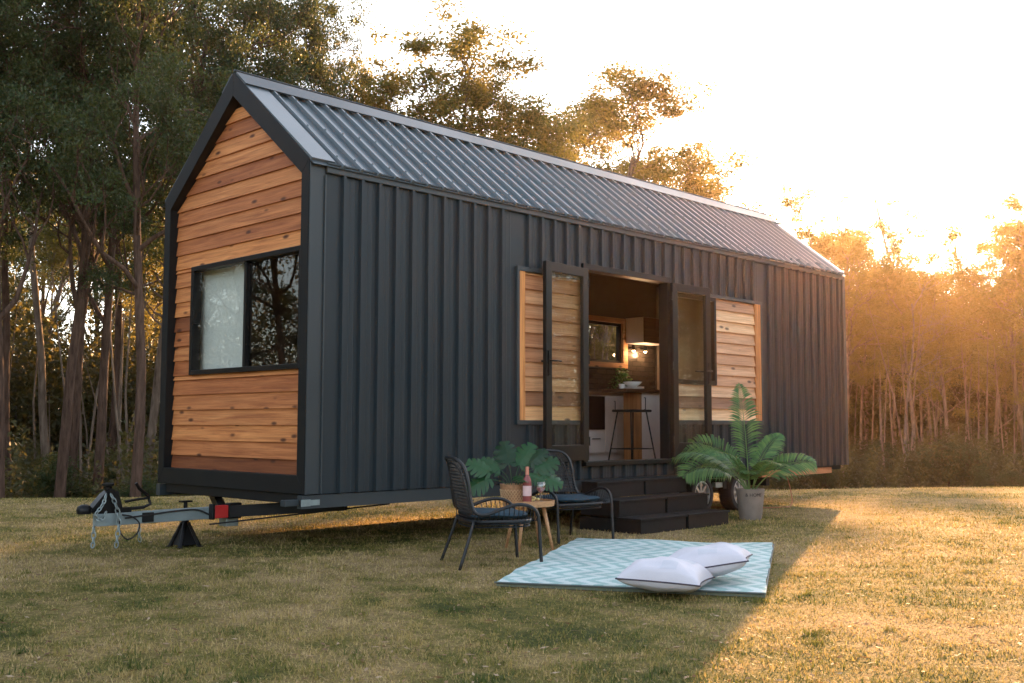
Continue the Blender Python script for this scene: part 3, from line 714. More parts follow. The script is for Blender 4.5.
# ------------------------------------------------------------------ steps
st = thing('entry_steps', 'black timber entry steps of three treads below the open doorway', 'steps', (4.11, -.45, 0))
for i, (z, yf) in enumerate(((.15, -.86), (.315, -.58), (.485, -.28))):
    for j, (x0, x1) in enumerate(((3.32, 4.095), (4.125, 4.88))):
        x0 += i * .02; x1 += i * .03
        mb = MB(); mb.box(x0 - 4.11 + .01, x1 - 4.11 - .01, yf + .45 + .015, -.06 + .45, (0 if i == 0 else z - .17 + .002), z - .022)
        b = mb.build('step_box', M['step'], st, bevel=.003)
        mb = MB(); yb = yf + .31 if i < 2 else -.06
        nb = 3
        for k in range(nb):
            ya = yf + (yb - yf) * k / nb; y2 = yf + (yb - yf) * (k + 1) / nb - .006
            mb.box(x0 - 4.11 - .008, x1 - 4.11 + .002, ya + .45, y2 + .45, z - .0215, z)
        mb.build('tread', M['step'], b, bevel=.003)

# ------------------------------------------------------------------ rug and pillows
rg = thing('outdoor_rug', 'pale aqua and white zigzag outdoor rug laid on the grass in front of the steps', 'rug', (RO[0], RO[1], 0), ra)
def sheet(a, b, z0, z1, nx=60, ny=40, amp=.006):
    top = []; 
    def zz(x, y, base): return base + amp * math.sin(x * 5 + 1) * math.sin(y * 6 + .5) + amp * .5 * math.sin(x * 17 + y * 3)
    mb = MB(); vs = []
    for s in (1, 0):
        for i in range(nx + 1):
            for j in range(ny + 1):
                x = -a + 2 * a * i / nx; y = -b + 2 * b * j / ny
                wob = .008 * math.sin(x * 6) * (abs(y) / b) ** 8
                vs.append((x, y + wob, zz(x, y, z1) if s else z0))
    fs = []; m = (nx + 1) * (ny + 1)
    for i in range(nx):
        for j in range(ny):
            q = i * (ny + 1) + j; fs.append((q, q + ny + 1, q + ny + 2, q + 1)); fs.append((m + q, m + q + 1, m + q + ny + 2, m + q + ny + 1))
    for i in range(nx):
        q = i * (ny + 1); fs.append((q, m + q, m + q + ny + 1, q + ny + 1)); q += ny; fs.append((q, q + ny + 1, m + q + ny + 1, m + q))
    for j in range(ny):
        q = j; fs.append((q, q + 1, m + q + 1, m + q)); q += nx * (ny + 1); fs.append((q, m + q, m + q + 1, q + 1))
    mb.add(vs, fs); return mb
sheet(1.40, .87, .024, .034, amp=.007).build('rug_top', M['rug'], rg, auto=40)
sheet(1.395, .865, 0.002, .020, amp=.003).build('underlay', M['rugedge'], rg, auto=40)
mb = MB(); mb.tube([(-1.40, -.873, .028), (1.40, -.873, .028)], .006, 6); mb.tube([(-1.403, -.87, .028), (-1.403, .87, .028)], .006, 6); mb.build('binding', M['rugbind'], rg)

def pillow(loc, rz, tilt, size, thick, label, seed):
    r2 = random.Random(seed)
    t = thing('pillow', label, 'pillow', loc, rz); t.rotation_euler = (tilt[0], tilt[1], rz)
    n = 36; mb = MB(); a = size / 2
    def pt(i, j, s):
        u = -1 + 2 * i / n; v = -1 + 2 * j / n
        pin = 1 - .10 * (1 - abs(v) ** 2.2) * abs(u) ** 3; pin2 = 1 - .10 * (1 - abs(u) ** 2.2) * abs(v) ** 3
        e = max(0, (1 - abs(u) ** 2.4) * (1 - abs(v) ** 2.4)) ** .42
        z = thick * (.56 if s > 0 else -.34) * e
        z += (1 if s > 0 else .25) *  e * .009 * math.sin(u * 7 + v * 3 + seed) * (1 - .3 * s) + .004 * e * math.sin(14 * v + 5 * u * u + seed)
        for cx in (-1, 1) if s > 0 else ():
            for cy in (-1, 1):
                dd = math.hypot(u - cx, v - cy); z += .006 * math.sin(math.atan2(v - cy, u - cx) * 10 + seed) * e * math.exp(-dd * 2) * 2
        return (u * a * pin, v * a * pin2, z)
    vs = [pt(i, j, 1) for i in range(n + 1) for j in range(n + 1)]; m = len(vs)
    vs += [pt(i, j, -1) for i in range(n + 1) for j in range(n + 1)]
    fs = []
    for i in range(n):
        for j in range(n):
            q = i * (n + 1) + j; fs.append((q, q + n + 1, q + n + 2, q + 1)); fs.append((m + q, m + q + 1, m + q + n + 2, m + q + n + 1))
    mb.add(vs, fs); mb.build('cover', M['pillow'], t, smooth=True)
    edge = [pt(i, 0, 1) for i in range(n + 1)] + [pt(n, j, 1) for j in range(1, n + 1)] + [pt(i, n, 1) for i in range(n - 1, -1, -1)] + [pt(0, j, 1) for j in range(n - 1, -1, -1)]
    mb = MB(); mb.tube(edge, .0048, 6, cap=False); mb.build('piping', M['piping'], t, smooth=True)
    # printed grey squares
    for (i0, i1, j0, j1) in ((18, 25, 3, 11), (22, 30, 20, 28)):
        mb = MB()
        for i in range(i0, i1):
            for j in range(j0, j1):
                q = [Vector(pt(*ij, 1)) + Vector((0, 0, .0016)) for ij in ((i, j), (i + 1, j), (i + 1, j + 1), (i, j + 1))]
                mb.add(q, [(0, 1, 2, 3)])
        mb.build('printed_patch', M['pillow_print'], t, smooth=True)
    return t
pillow((.51, -3.20, .110), R(-66), (R(-2), R(2)), .52, .215, 'white pillow lying flat on the rug nearest the camera, dark piping round its edge', 1)
pillow((1.03, -3.13, .135), R(-60), (R(-3), R(-11)), .62, .225, 'white pillow behind, propped at a tilt against the other pillow on the rug', 4)

# ------------------------------------------------------------------ chairs
def rattan_chair(loc, rz, label, cushion):
    t = thing('rattan_chair', label, 'chair', loc, rz, 'dark woven armchairs beside the small table')
    side = [(.32, .315, 0), (.305, .315, .22), (.295, .315, .36), (.27, .32, .425), (.20, .33, .465), (.10, .335, .47), (-.02, .335, .435), (-.12, .325, .40), (-.195, .30, .42), (-.225, .28, .52), (-.24, .27, .64), (-.265, .245, .745), (-.30, .19, .80), (-.325, .10, .815), (-.335, 0, .818)]
    loop = cat_rom(side + [(x, -y, z) for x, y, z in side[-2::-1]], 6)
    mb = MB(); mb.tube(loop, .0135, 8); mb.build('frame', M['rattan'], t, smooth=True)
    # second inner hoop of the back
    inn = cat_rom([(-.20, .235, .40), (-.235, .215, .55), (-.262, .19, .68), (-.295, .13, .755), (-.315, 0, .775), (-.295, -.13, .755), (-.262, -.19, .68), (-.235, -.215, .55), (-.20, -.235, .40)], 5)
    ring = [( .28 * math.cos(q) if math.cos(q) > 0 else .24 * math.cos(q), .295 * math.sin(q), .345) for q in [2 * math.pi * k / 32 for k in range(33)]]
    # squarer seat ring
    ring = [(math.copysign(abs(math.cos(q)) ** .6, math.cos(q)) * (.29 if math.cos(q) > 0 else .22), math.copysign(abs(math.sin(q)) ** .6, math.sin(q)) * .30, .345) for q in [2 * math.pi * k / 40 for k in range(41)]]
    mb = MB(); mb.tube(ring, .013, 8, cap=False); mb.tube(inn, .008, 6); sf = mb.build('seat_frame', M['rattan'], t, smooth=True)
    for s in (-1, 1):
        mb = MB(); mb.tube(cat_rom([(-.19, .26 * s, .36), (-.24, .275 * s, .2), (-.31, .30 * s, 0)], 4), .0125, 8); mb.build('leg', M['rattan'], t, smooth=True)
    # weave: arm sides (upright strands), back (upright and level strands), seat net
    def samp(path, k): 
        q = k * (len(path) - 1); i = min(int(q), len(path) - 2); return path[i].lerp(path[i + 1], q - i)
    half = loop[:len(loop) // 2 + 1]
    mb = MB()
    arm = [p for p in half if p.z > .36 and p.x > -.20 and p.z < .5]
    for s in (-1, 1):
        for k in range(19):
            p = samp(arm, k / 18); q = Vector((min(.28, p.x * 1.0), .285, .345))
            mb.tube([(p.x, p.y * s, p.z), ((p.x + q.x) / 2 + .006, s * (p.y + q.y) / 2 + .004 * s, (p.z + q.z) / 2), (q.x, s * q.y, q.z)], .0035, 4)
    for k in range(15):           # uprights of the back
        y = -.20 + .40 * k / 14; x1 = -.315 + .02 * (abs(y) / .2) ** 2; zt = .80 - .30 * abs(y) ** 1.6
        mb.tube(cat_rom([(-.19, y * .95, .35), (-.225, y, .5), (-.265, y, .66), (x1, y * .95, zt)], 3), .0038, 4)
    for k in range(17):           # level strands
        z = .375 + k * .026; f = (z - .35) / .46; x = -.195 - .10 * f ** 1.3; yw = .285 - .05 * f - .12 * max(0, f - .75) * 3
        if yw < .05: continue
        mb.tube(cat_rom([(x + .02, -yw, z), (x - .012, -yw * .5, z), (x - .02, 0, z), (x - .012, yw * .5, z), (x + .02, yw, z)], 3), .0042, 4)
    for k in range(15):
        x = -.20 + .47 * k / 14; mb.tube([(x, -.28, .345), (x, .28, .345)], .0045, 4)
    for k in range(11):           # woven apron under the seat rail
        q = 0
    for zz_ in (.325, .305): mb.tube([(p[0] * .98, p[1] * .98, zz_) for p in ring], .007, 5, cap=False)
    mb.build('weave', M['rattan'], t)
    if cushion:
        n = 24; mb = MB(); vs = []
        for s in (1, -1):
            for i in range(n + 1):
                for j in range(n + 1):
                    u = -1 + 2 * i / n; v = -1 + 2 * j / n
                    e = max(0, (1 - abs(u) ** 5) * (1 - abs(v) ** 5)) ** .4
                    q = math.hypot(u, v); kk = 1 - .12 * (u * u * v * v)
                    vs.append((.03 + u * .235 * kk, v * .265 * kk, .385 + s * .028 * e + .004 * math.sin(u * 5 + v * 4)))
        m = (n + 1) ** 2; fs = []
        for i in range(n):
            for j in range(n):
                q = i * (n + 1) + j; fs += [(q, q + n + 1, q + n + 2, q + 1), (m + q, m + q + 1, m + q + n + 2, m + q + n + 1)]
        mb.add(vs, fs); mb.build('cushion', M['cushion'], t, smooth=True)
    return t
rattan_chair((.79, -1.33, 0), R(-29), 'dark woven rattan armchair in side view, left of the small round table', True)
rattan_chair((2.47, -.62, 0), R(-101), 'dark woven rattan armchair facing forward, between the round table and the steps', True)

# ------------------------------------------------------------------ table with things on it
TX, TY, TZ = 1.68, -.91, .415
tb = thing('side_table', 'small round timber side table between the two woven armchairs', 'table', (TX, TY, 0))
mb = MB(); mb.lathe([(.0001, TZ - .045), (.20, TZ - .045), (.215, TZ - .04), (.22, TZ + .004), (.207, TZ + .006), (.203, TZ - .012), (.0001, TZ - .012)], n=48); mb.build('table_top', M['tablewood'], tb, auto=40)
for k in range(4):
    q = R(20 + 90 * k); mb = MB(); mb.tube([(.13 * math.cos(q), .13 * math.sin(q), TZ - .04), (.22 * math.cos(q), .22 * math.sin(q), 0)], [.018, .012], 10); mb.build('leg', M['tablewood'], tb, smooth=True)
TP = TZ - .011
def heart_leaf(mb, Mx, L, W, lobes=6, a=0.5, droop=.5):
    """split leaf: local +x along the midrib from the stalk, y across, z up"""
    def P(u, v):   # u 0..1 along, v -1..1 across
        x = u * L; y = v * W
        z = -droop * L * (u ** 2) * .5 - .35 * W * abs(v) ** 1.6 + .06 * W * math.sin(u * 20) * abs(v)
        return Mx @ Vector((x, y, z))
    def half(u):   # width of the outline
        return (math.sin(math.pi * min(1, (u + .10) / 1.1) ** .72)) ** .75 if u < 1 else 0
    for s in (-1, 1):
        for i in range(lobes):
            u0, u1 = i / lobes, (i + 1) / lobes; gap = .16 / lobes if i else 0
            fwd = .10 * (1 + i / lobes)
            w0, w1 = half(u0 + .02), half(u1 - .02)
            rows = []
            for k in range(5):
                q = k / 4; f = fwd * q * q
                ga = gap * max(0, (q - .55) / .45) * 1.2
                rows.append((P(min(1.02, u0 + f + ga), s * q * w0), P(min(1.04, (u0 + u1) / 2 + f), s * q * (w0 + w1) / 2 * 1.06), P(min(1.05, u1 + f - ga), s * q * w1)))
            b = len(mb.v); vs = [p for r in rows for p in r]; fs = []
            for k in range(4):
                for c in range(2):
                    z = k * 3 + c; fs.append((z, z + 1, z + 4, z + 3) if s > 0 else (z, z + 3, z + 4, z + 1))
            mb.add(vs, fs, a)
        # ear lobe behind the stalk
        vs = [P(0, 0), P(-.14, s * .25), P(-.16, s * .6), P(-.02, s * .85), P(.02, s * half(.02))]
        mb.add(vs, [(0, 1, 2, 3, 4) if s < 0 else (4, 3, 2, 1, 0)], a)
mp = thing('monstera_plant', 'split leaf monstera in a woven cane basket on the side table', 'potted plant', (1.60, -.80, TP + .002))
mb = MB(); mb.lathe([(.0001, 0), (.088, 0), (.095, .01), (.118, .138), (.122, .150), (.112, .150), (.105, .12), (.0001, .12)], n=32); pt_ = mb.build('basket', M['basket'], mp, auto=40)
mb = MB()
for k in range(26):
    for s in (-1, 1):
        pts = []
        for i in range(6):
            z = .012 + i * .019; r_ = .0985 + (z) * .16 + .003; q = 2 * math.pi * (k + s * i * .5) / 26; pts.append((r_ * math.cos(q), r_ * math.sin(q), z))
        mb.tube(pts, .0038, 4)
mb.build('lattice', simple('pale_cane', (.62, .40, .22), .6), pt_)
mb = MB(); mb.lathe([(.0001, .121), (.106, .121), (.0001, .128)], n=20); mb.build('soil', M['soil'], pt_)
ML = [ # screen bearing (0 right, 90 up/back, 180 left, -90 towards viewer), tilt off vertical, stalk, leaf length, half width, leaf bearing, leaf rise
    (120, 16, .25, .25, .125, 100, 62), (60, 20, .24, .25, .13, 50, 55), (178, 50, .27, .22, .11, 185, 28), (188, 66, .24, .22, .12, 190, -22),
    (20, 44, .27, .23, .12, 5, 24), (0, 62, .26, .22, .11, -5, -16), (-60, 30, .14, .17, .085, -80, -8), (35, 34, .30, .19, .09, 20, 40),
    (150, 34, .22, .20, .10, 160, 35), (-20, 40, .17, .17, .08, -30, -12)]
RV, FV = Vector((.7, -.715, 0)), Vector((.715, .7, 0))
for k, (sb, ti, pl, ll, lw, lb, rise) in enumerate(ML):
    h_ = RV * math.cos(R(sb)) + FV * math.sin(R(sb)) * .6; d = (h_ * math.sin(R(ti)) + Vector((0, 0, math.cos(R(ti))))).normalized()
    b0 = h_ * .03 + Vector((0, 0, .11)); pl *= .88; b2 = b0 + d * pl; b1 = b0 + Vector((d.x * .3, d.y * .3, d.z * .62)) * pl
    mb = MB(); mb.tube(cat_rom([b0, b1, b2], 4), .004, 6, .6)
    X_ = ((RV * math.cos(R(lb)) + FV * math.sin(R(lb)) * .5).normalized() * math.cos(R(rise)) + Vector((0, 0, math.sin(R(rise))))).normalized()
    nrm = (-FV * .75 + Vector((0, 0, .65)) + RV * rng.uniform(-.3, .3)); Zx = (nrm - X_ * nrm.dot(X_)).normalized(); Yx = Zx.cross(X_)
    Mx = Matrix(((X_.x, Yx.x, Zx.x, b2.x), (X_.y, Yx.y, Zx.y, b2.y), (X_.z, Yx.z, Zx.z, b2.z), (0, 0, 0, 1)))
    heart_leaf(mb, Mx, ll * .90, lw * .92, 5, rng.random(), .3)
    mb.build('leaf', M['monstera'], mp, auto=45)

# wine bottle
wb = thing('wine_bottle', 'bottle of pink wine with a pale label standing on the side table', 'bottle', (1.58, -.98, TP + .001))
mwine, nt, b = newmat('rose_glass'); b.inputs['Base Color'].default_value = (.50, .14, .13, 1); b.inputs['Roughness'].default_value = .08; b.inputs['Transmission Weight'].default_value = .5; b.inputs['IOR'].default_value = 1.4
mb = MB(); mb.lathe([(.0001, 0), (.036, 0), (.038, .01), (.038, .17), (.034, .20), (.016, .235), (.0145, .25), (.0145, .30), (.0001, .30)], n=28); mb.build('body', mwine, wb, auto=50)
mb = MB(); mb.lathe([(.0160, .238), (.0160, .305), (.0001, .306)], n=20); mb.build('foil_cap', simple('copper_foil', (.62, .25, .17), .4, .3), wb, auto=40)
mb = MB()
for k in range(12):
    q0 = R(150 + k * 12); q1 = R(162 + k * 12)
    mb.add([(.0388 * math.cos(q0), .0388 * math.sin(q0), .06), (.0388 * math.cos(q1), .0388 * math.sin(q1), .06), (.0388 * math.cos(q1), .0388 * math.sin(q1), .145), (.0388 * math.cos(q0), .0388 * math.sin(q0), .145)], [(0, 1, 2, 3)])
mb.build('label', simple('pale_pink_label', (.72, .50, .48), .7), wb, smooth=True)
def wineglass(loc, label):
    g_ = thing('wine_glass', label, 'wine glass', loc, 0, 'stemmed glasses of pink wine on the side table')
    mb = MB(); mb.lathe([(.0001, 0), (.032, 0), (.032, .002), (.006, .006), (.0035, .02), (.0035, .075), (.012, .085), (.031, .11), (.034, .135), (.029, .175), (.028, .175), (.033, .135), (.029, .111), (.010, .088), (.0001, .087)], n=24)
    mb.build('glass', glass('stem_glass', 2.2), g_, smooth=True)
    mb = MB(); mb.lathe([(.0001, .0885), (.010, .089), (.0275, .111), (.031, .13), (.0001, .13)], n=24); mb.build('wine', simple('rose_wine', (.55, .16, .18), .1), g_, auto=50)
wineglass((1.73, -1.01, TP + .001), 'stemmed glass of pink wine nearest the right edge of the side table')
wineglass((1.66, -1.06, TP + .001), 'stemmed glass of pink wine between the bottle and the other glass')
fl = thing('small_flowers', 'little pale yellow flower heads lying beside the wine bottle', 'flowers', (1.66, -.99, TP + .001))
mb = MB()
for k in range(7): mb.ball((rng.uniform(-.03, .03), rng.uniform(-.03, .03), .015 + rng.random() * .03), .012, 6)
mb.build('petals', simple('cream_petals', (.75, .62, .28), .8), fl, smooth=True)
mb = MB(); mb.tube([(-.03, 0, .004), (.05, .02, .02)], .002, 4); mb.build('stem', M['palm'], fl)

# ------------------------------------------------------------------ palm
pp_ = thing('potted_palm', 'arching green palm in a grey brown concrete pot beside the steps', 'potted plant', (5.55, -.70, 0))
mb = MB(); mb.lathe([(.0001, 0), (.118, 0), (.125, .008), (.160, .335), (.163, .345), (.150, .345), (.145, .31), (.0001, .31)], n=40); pot = mb.build('pot', M['pot'], pp_, auto=40)
mb = MB(); mb.lathe([(.0001, .311), (.146, .311), (.0001, .322)], n=24); mb.build('soil', M['soil'], pot)
cu = bpy.data.curves.new('lettering', 'FONT'); cu.body = '& HOME'; cu.size = .052; cu.extrude = .0008; cu.align_x = 'CENTER'
tx = bpy.data.objects.new('lettering', cu); C.objects.link(tx)
dg = bpy.context.evaluated_depsgraph_get(); me = bpy.data.meshes.new_from_object(tx.evaluated_get(dg)); bpy.data.objects.remove(tx)
for v in me.vertices:      # wrap round the pot
    q = R(-133) + v.co.x / .158; rr = .1600 - (.30 - (.265 + v.co.y)) * .10 + v.co.z
    v.co = (rr * math.cos(q), rr * math.sin(q), .265 + v.co.y)
me.materials.clear(); me.materials.append(M['ink']); lo = bpy.data.objects.new('lettering', me); C.objects.link(lo); lo.parent = pot
def frond(az, el0, length, curl, ll=.30, roll=0, seed=0):
    """az in world degrees, el0 start elevation, curl total bend down in degrees"""
    r2 = random.Random(seed); n = 26; p = Vector((.025 * math.cos(R(az)), .025 * math.sin(R(az)), .30)); pts = [p.copy()]; dirs = []
    for i in range(n):
        q = i / n; e = R(el0 - curl * q ** 1.5); d = Vector((math.cos(R(az)) * math.cos(e), math.sin(R(az)) * math.cos(e), math.sin(e)))
        p = p + d * (length / n); pts.append(p.copy()); dirs.append(d)
    dirs.append(dirs[-1]); mb = MB(); mb.tube(pts, [.008 - .0062 * i / n for i in range(n + 1)], 6, .75)
    sidev = Vector((-math.sin(R(az)), math.cos(R(az)), 0))
    m = 34
    for k in range(m):
        q = .30 + .70 * k / (m - 1); x = q * n; i = min(int(x), n - 1); c = pts[i].lerp(pts[i + 1], x - i); d = dirs[i]
        up = d.cross(sidev).normalized() * -1
        if up.z < 0: up = -up
        sv = (sidev * math.cos(R(roll)) + up * math.sin(R(roll))).normalized(); up = sv.cross(d) if sv.cross(d).z > 0 else d.cross(sv)
        env = math.sin(math.pi * min(1, (q - .30) / .70 * .86 + .16)) ** .6
        for s in (-1, 1):
            if r2.random() < .03: continue
            Ll = ll * env * r2.uniform(.9, 1.08); fw = .30 + .65 * q
            ld = (sv * s + d * fw + up * .22 + Vector((0, 0, r2.uniform(-.1, .04)))).normalized()
            wv = ld.cross(up).normalized(); w = .011
            a = c; b1 = a + ld * Ll * .4; b2 = a + ld * Ll * .75 + Vector((0, 0, -.10 * Ll)); b3 = a + ld * Ll + Vector((0, 0, -.28 * Ll))
            v_ = r2.random()
            vs = [a, b1 + wv * w, b1 - wv * w, b2 + wv * w * .75, b2 - wv * w * .75, b3, b1 - up * .003, b2 - up * .002]
            mb.add(vs, [(0, 1, 6), (0, 6, 2), (1, 3, 7, 6), (6, 7, 4, 2), (3, 5, 7), (7, 5, 4)], v_)
    return mb.build('frond', M['palm'], pp_)
# camera right in the world is az -45.6, towards the camera az -134, away 44
for k, f in enumerate(((60, 86, 1.28, 14, .27, 0), (-40, 50, .98, 72, .27, 35), (128, 60, 1.22, 98, .34, -35), (150, 50, 1.05, 100, .33, -30),
                       (112, 70, 1.12, 92, .31, -35), (-110, 64, .80, 90, .26, 0), (-20, 76, .92, 52, .22, 40), (175, 68, .95, 85, .24, -20), (90, 60, .8, 80, .26, -30), (-150, 58, .66, 85, .22, 0))):
    frond(f[0], f[1], f[2] * (.90 if f[3] > 20 else 1), f[3], f[4] * .92, f[5] + rng.uniform(-10, 10), k)

# cord on the grass
mb = MB(); mb.tube(cat_rom([(8.0, .25, .40), (7.85, .1, .2), (7.6, -.05, .02), (7.2, -.1, .012), (6.8, .2, .012), (6.5, .8, .012)], 8), .008, 6)
o = mb.build('power_cord', M['cord']); tag(o, 'thin orange power cord curving down to the grass behind the palm', 'cord')

# ------------------------------------------------------------------ interior things
kb = thing('kitchen_cabinet', 'white kitchen base cabinets with drawers along the far wall under the kitchen window', 'cabinet', (6.6, 2.0, FZ))
mb = MB(); mb.box(-1.6, 1.2, -.22, .33, .10, .88); mb.box(-1.6, 1.2, -.17, .33, 0, .10); mb.build('carcass', M['white'], kb)
mb = MB(); mb.box(-1.65, 1.25, -.27, .335, .88, .92, .5); mb.build('worktop', M['darkwood'], kb, bevel=.004)
for x0, x1, z0, z1 in ((-.62, -.40, .12, .86), (-.39, -.17, .12, .86), (-.15, .3, .12, .86), (-1.03, -.64, .12, .40), (-1.55, -1.05, .12, .86)):
    mb = MB(); mb.box(x0, x1, -.245, -.222, z0, z1); d_ = mb.build('cabinet_door' if z1 > .5 else 'drawer', M['white'], kb, bevel=.003)
    mb = MB(); xc = x1 - .05 if z1 > .5 else (x0 + x1) / 2
    if z1 > .5: mb.tube([(xc, -.25, .66), (xc, -.27, .66), (xc, -.27, .80), (xc, -.25, .80)], .006, 6)
    else: mb.tube([(xc - .07, -.25, .30), (xc - .07, -.27, .30), (xc + .07, -.27, .30), (xc + .07, -.25, .30)], .006, 6)
    mb.build('handle', M['black'], d_)
mb = MB(); mb.box(-1.03, -.64, -.250, -.222, .42, .86); mb.build('oven_front', M['black'], kb, bevel=.003)
bs = thing('splashback', 'dark brick pattern tiled splashback behind the kitchen bench', 'splashback', (6.6, W_ - .125, FZ + .92))
mt, nt, b = newmat('dark_tiles'); tc = N(nt, 'ShaderNodeTexCoord'); sp = N(nt, 'ShaderNodeSeparateXYZ'); cb = N(nt, 'ShaderNodeCombineXYZ'); nt.links.new(tc.outputs['Object'], sp.inputs[0])
nt.links.new(sp.outputs['X'], cb.inputs[0]); nt.links.new(sp.outputs['Z'], cb.inputs[1])
bk = N(nt, 'ShaderNodeTexBrick', Scale=1.0); bk.inputs['Brick Width'].default_value = .2; bk.inputs['Row Height'].default_value = .07; bk.inputs['Mortar Size'].default_value = .004
bk.inputs['Color1'].default_value = (.045, .035, .03, 1); bk.inputs['Color2'].default_value = (.07, .055, .045, 1); bk.inputs['Mortar'].default_value = (.02, .018, .016, 1)
nt.links.new(cb.outputs[0], bk.inputs['Vector']); nt.links.new(bk.outputs[0], b.inputs['Base Color']); b.inputs['Roughness'].default_value = .25
mb = MB(); mb.box(-1.6, .5, .0, .012, 0, .36); mb.box(.52, 1.25, .0, .012, 0, 1.0); mb.build('tiles', mt, bs)
wc = thing('wall_cabinet', 'pale sided wall cabinet hung right of the kitchen window above the lamps', 'cabinet', (7.05, 2.1, 2.24))
mb = MB(); mb.box(.09, .70, -.1, .22, 0, .37); mb.build('box', M['white'], wc, bevel=.004)
mb = MB(); mb.box(.09, .39, -.118, -.102, .005, .365); mb.build('cabinet_door', M['darkwood'], wc, bevel=.003)
mb = MB(); mb.box(.40, .70, -.118, -.102, .005, .365); mb.build('cabinet_door', M['darkwood'], wc, bevel=.003)
for k, (lx_, lab) in enumerate(((7.22, 'small warm wall lamp glowing just right of the kitchen window'), (7.50, 'small warm wall lamp glowing furthest right of the kitchen window'))):
    wl = thing('wall_lamp', lab, 'lamp', (lx_, 2.24, 2.14), 0, 'small warm lamps glowing over the kitchen bench')
    mb = MB(); mb.lathe([(.022, 0), (.03, .05), (.026, .085), (.0001, .09)], n=16); mb.box(-.012, .012, 0, .085, .03, .055); mb.build('lamp_shade', M['black'], wl, auto=40)
    me_, nt, b = newmat('lamp_glow'); b.inputs['Emission Color'].default_value = (1, .62, .3, 1); b.inputs['Emission Strength'].default_value = 14
    mb = MB(); mb.ball((0, 0, .002), .022, 8); mb.build('bulb', me_, wl, smooth=True)
    ld = bpy.data.lights.new('kitchen_lamp', 'POINT'); ld.energy = 1.0; ld.color = (1, .62, .32); ld.shadow_soft_size = .03
    lo = bpy.data.objects.new('kitchen_lamp_light', ld); C.objects.link(lo); lo.parent = wl; lo.location = (0, -.02, -.05)
br = thing('breakfast_bar', 'dark topped breakfast bar with an orange timber end panel and white doors', 'counter', (5.65, 1.05, FZ))
mb = MB(); mb.box(.12, .155, -.03, .24, 0, .89, .4); mb.build('end_panel', M['barwood'], br, bevel=.003)
mb = MB(); mb.box(.157, .62, -.01, .24, .0, .89); mb.build('carcass', M['white'], br)
mb = MB(); mb.box(.16, .62, -.032, -.012, .23, .87); d_ = mb.build('cabinet_door', M['white'], br, bevel=.003)
mb = MB(); mb.box(.16, .62, -.032, -.012, .02, .22); mb.build('drawer', M['white'], br, bevel=.003)
mb = MB(); mb.tube([(.20, -.035, .68), (.20, -.055, .68), (.20, -.055, .83), (.20, -.035, .83)], .006, 6); mb.build('handle', M['black'], d_)
mb = MB(); mb.box(-.25, .66, -.10, .30, .895, .935, .2); mb.build('worktop', M['darkwood'], br, bevel=.004)
BZ = FZ + .937
bw = thing('bowl', 'white bowl resting on the stacked plates on the breakfast bar', 'bowl', (5.72, 1.10, BZ + .031))
mb = MB(); mb.lathe([(.0001, 0), (.05, 0), (.09, .025), (.125, .06), (.122, .062), (.085, .03), (.0001, .012)], n=32); mb.build('bowl_body', M['porcelain'], bw, smooth=True)
pl_ = thing('plates', 'stack of white plates under the bowl on the breakfast bar', 'plates', (5.72, 1.10, BZ))
mb = MB()
for k in range(3): mb.lathe([(.0001, .01 * k), (.09, .01 * k), (.15, .01 * k + .006), (.15, .01 * k + .009), (.09, .01 * k + .0075), (.0001, .01 * k + .0075)], n=32)
mb.build('plate', M['porcelain'], pl_, auto=50)
cp = thing('cup', 'white cup left of the bowl on the breakfast bar', 'cup', (5.50, 1.10, BZ))
mb = MB(); mb.lathe([(.0001, 0), (.03, 0), (.042, .06), (.039, .06), (.028, .006), (.0001, .006)], n=20); mb.tube([(.04, 0, .05), (.06, 0, .045), (.06, 0, .02), (.034, 0, .015)], .004, 6); mb.build('cup_body', M['porcelain'], cp, auto=50)
pr = thing('trailing_plant', 'small green trailing plant at the lower right corner of the kitchen window', 'potted plant', (6.88, 2.19, FZ + .922))
mb = MB(); mb.lathe([(.0001, 0), (.05, 0), (.065, .11), (.055, .11), (.0001, .09)], n=20); mb.build('pot', M['pot'], pr, auto=40)
rs = np.random.RandomState(5); nn = 260
c = np.stack([rs.normal(0, .09, nn), rs.normal(0, .05, nn), rs.uniform(.10, .36, nn) + .0], 1); c[:, 2] -= np.abs(c[:, 0]) * .6; d = rdir(nn, rs)
V, F = leaf_quads(c, d, perp(d, rs), rs.uniform(.03, .06, nn), rs.uniform(.010, .02, nn)); npmesh('foliage', V, F, rs.uniform(0, 1, nn), M['palm'], pr)
sto = thing('bar_stool', 'black bar stool with thin splayed legs in front of the breakfast bar', 'stool', (5.06, .60, FZ + .001))
mb = MB(); mb.box(-.20, .20, -.15, .15, .635, .665); mb.build('seat', M['step'], sto, bevel=.012)
for sx in (-1, 1):
    for sy in (-1, 1):
        mb = MB(); mb.tube([(.15 * sx, .10 * sy, .64), (.24 * sx, .18 * sy, 0)], .009, 8); mb.build('leg', M['black'], sto, smooth=True)
mb = MB(); z = .20; k_ = 1 - z / .64; ex, ey = .15 + .09 * k_, .10 + .08 * k_
mb.tube([(-ex, -ey, z), (ex, -ey, z), (ex, ey, z), (-ex, ey, z), (-ex, -ey, z)], .006, 6); mb.build('footrest', M['black'], sto)
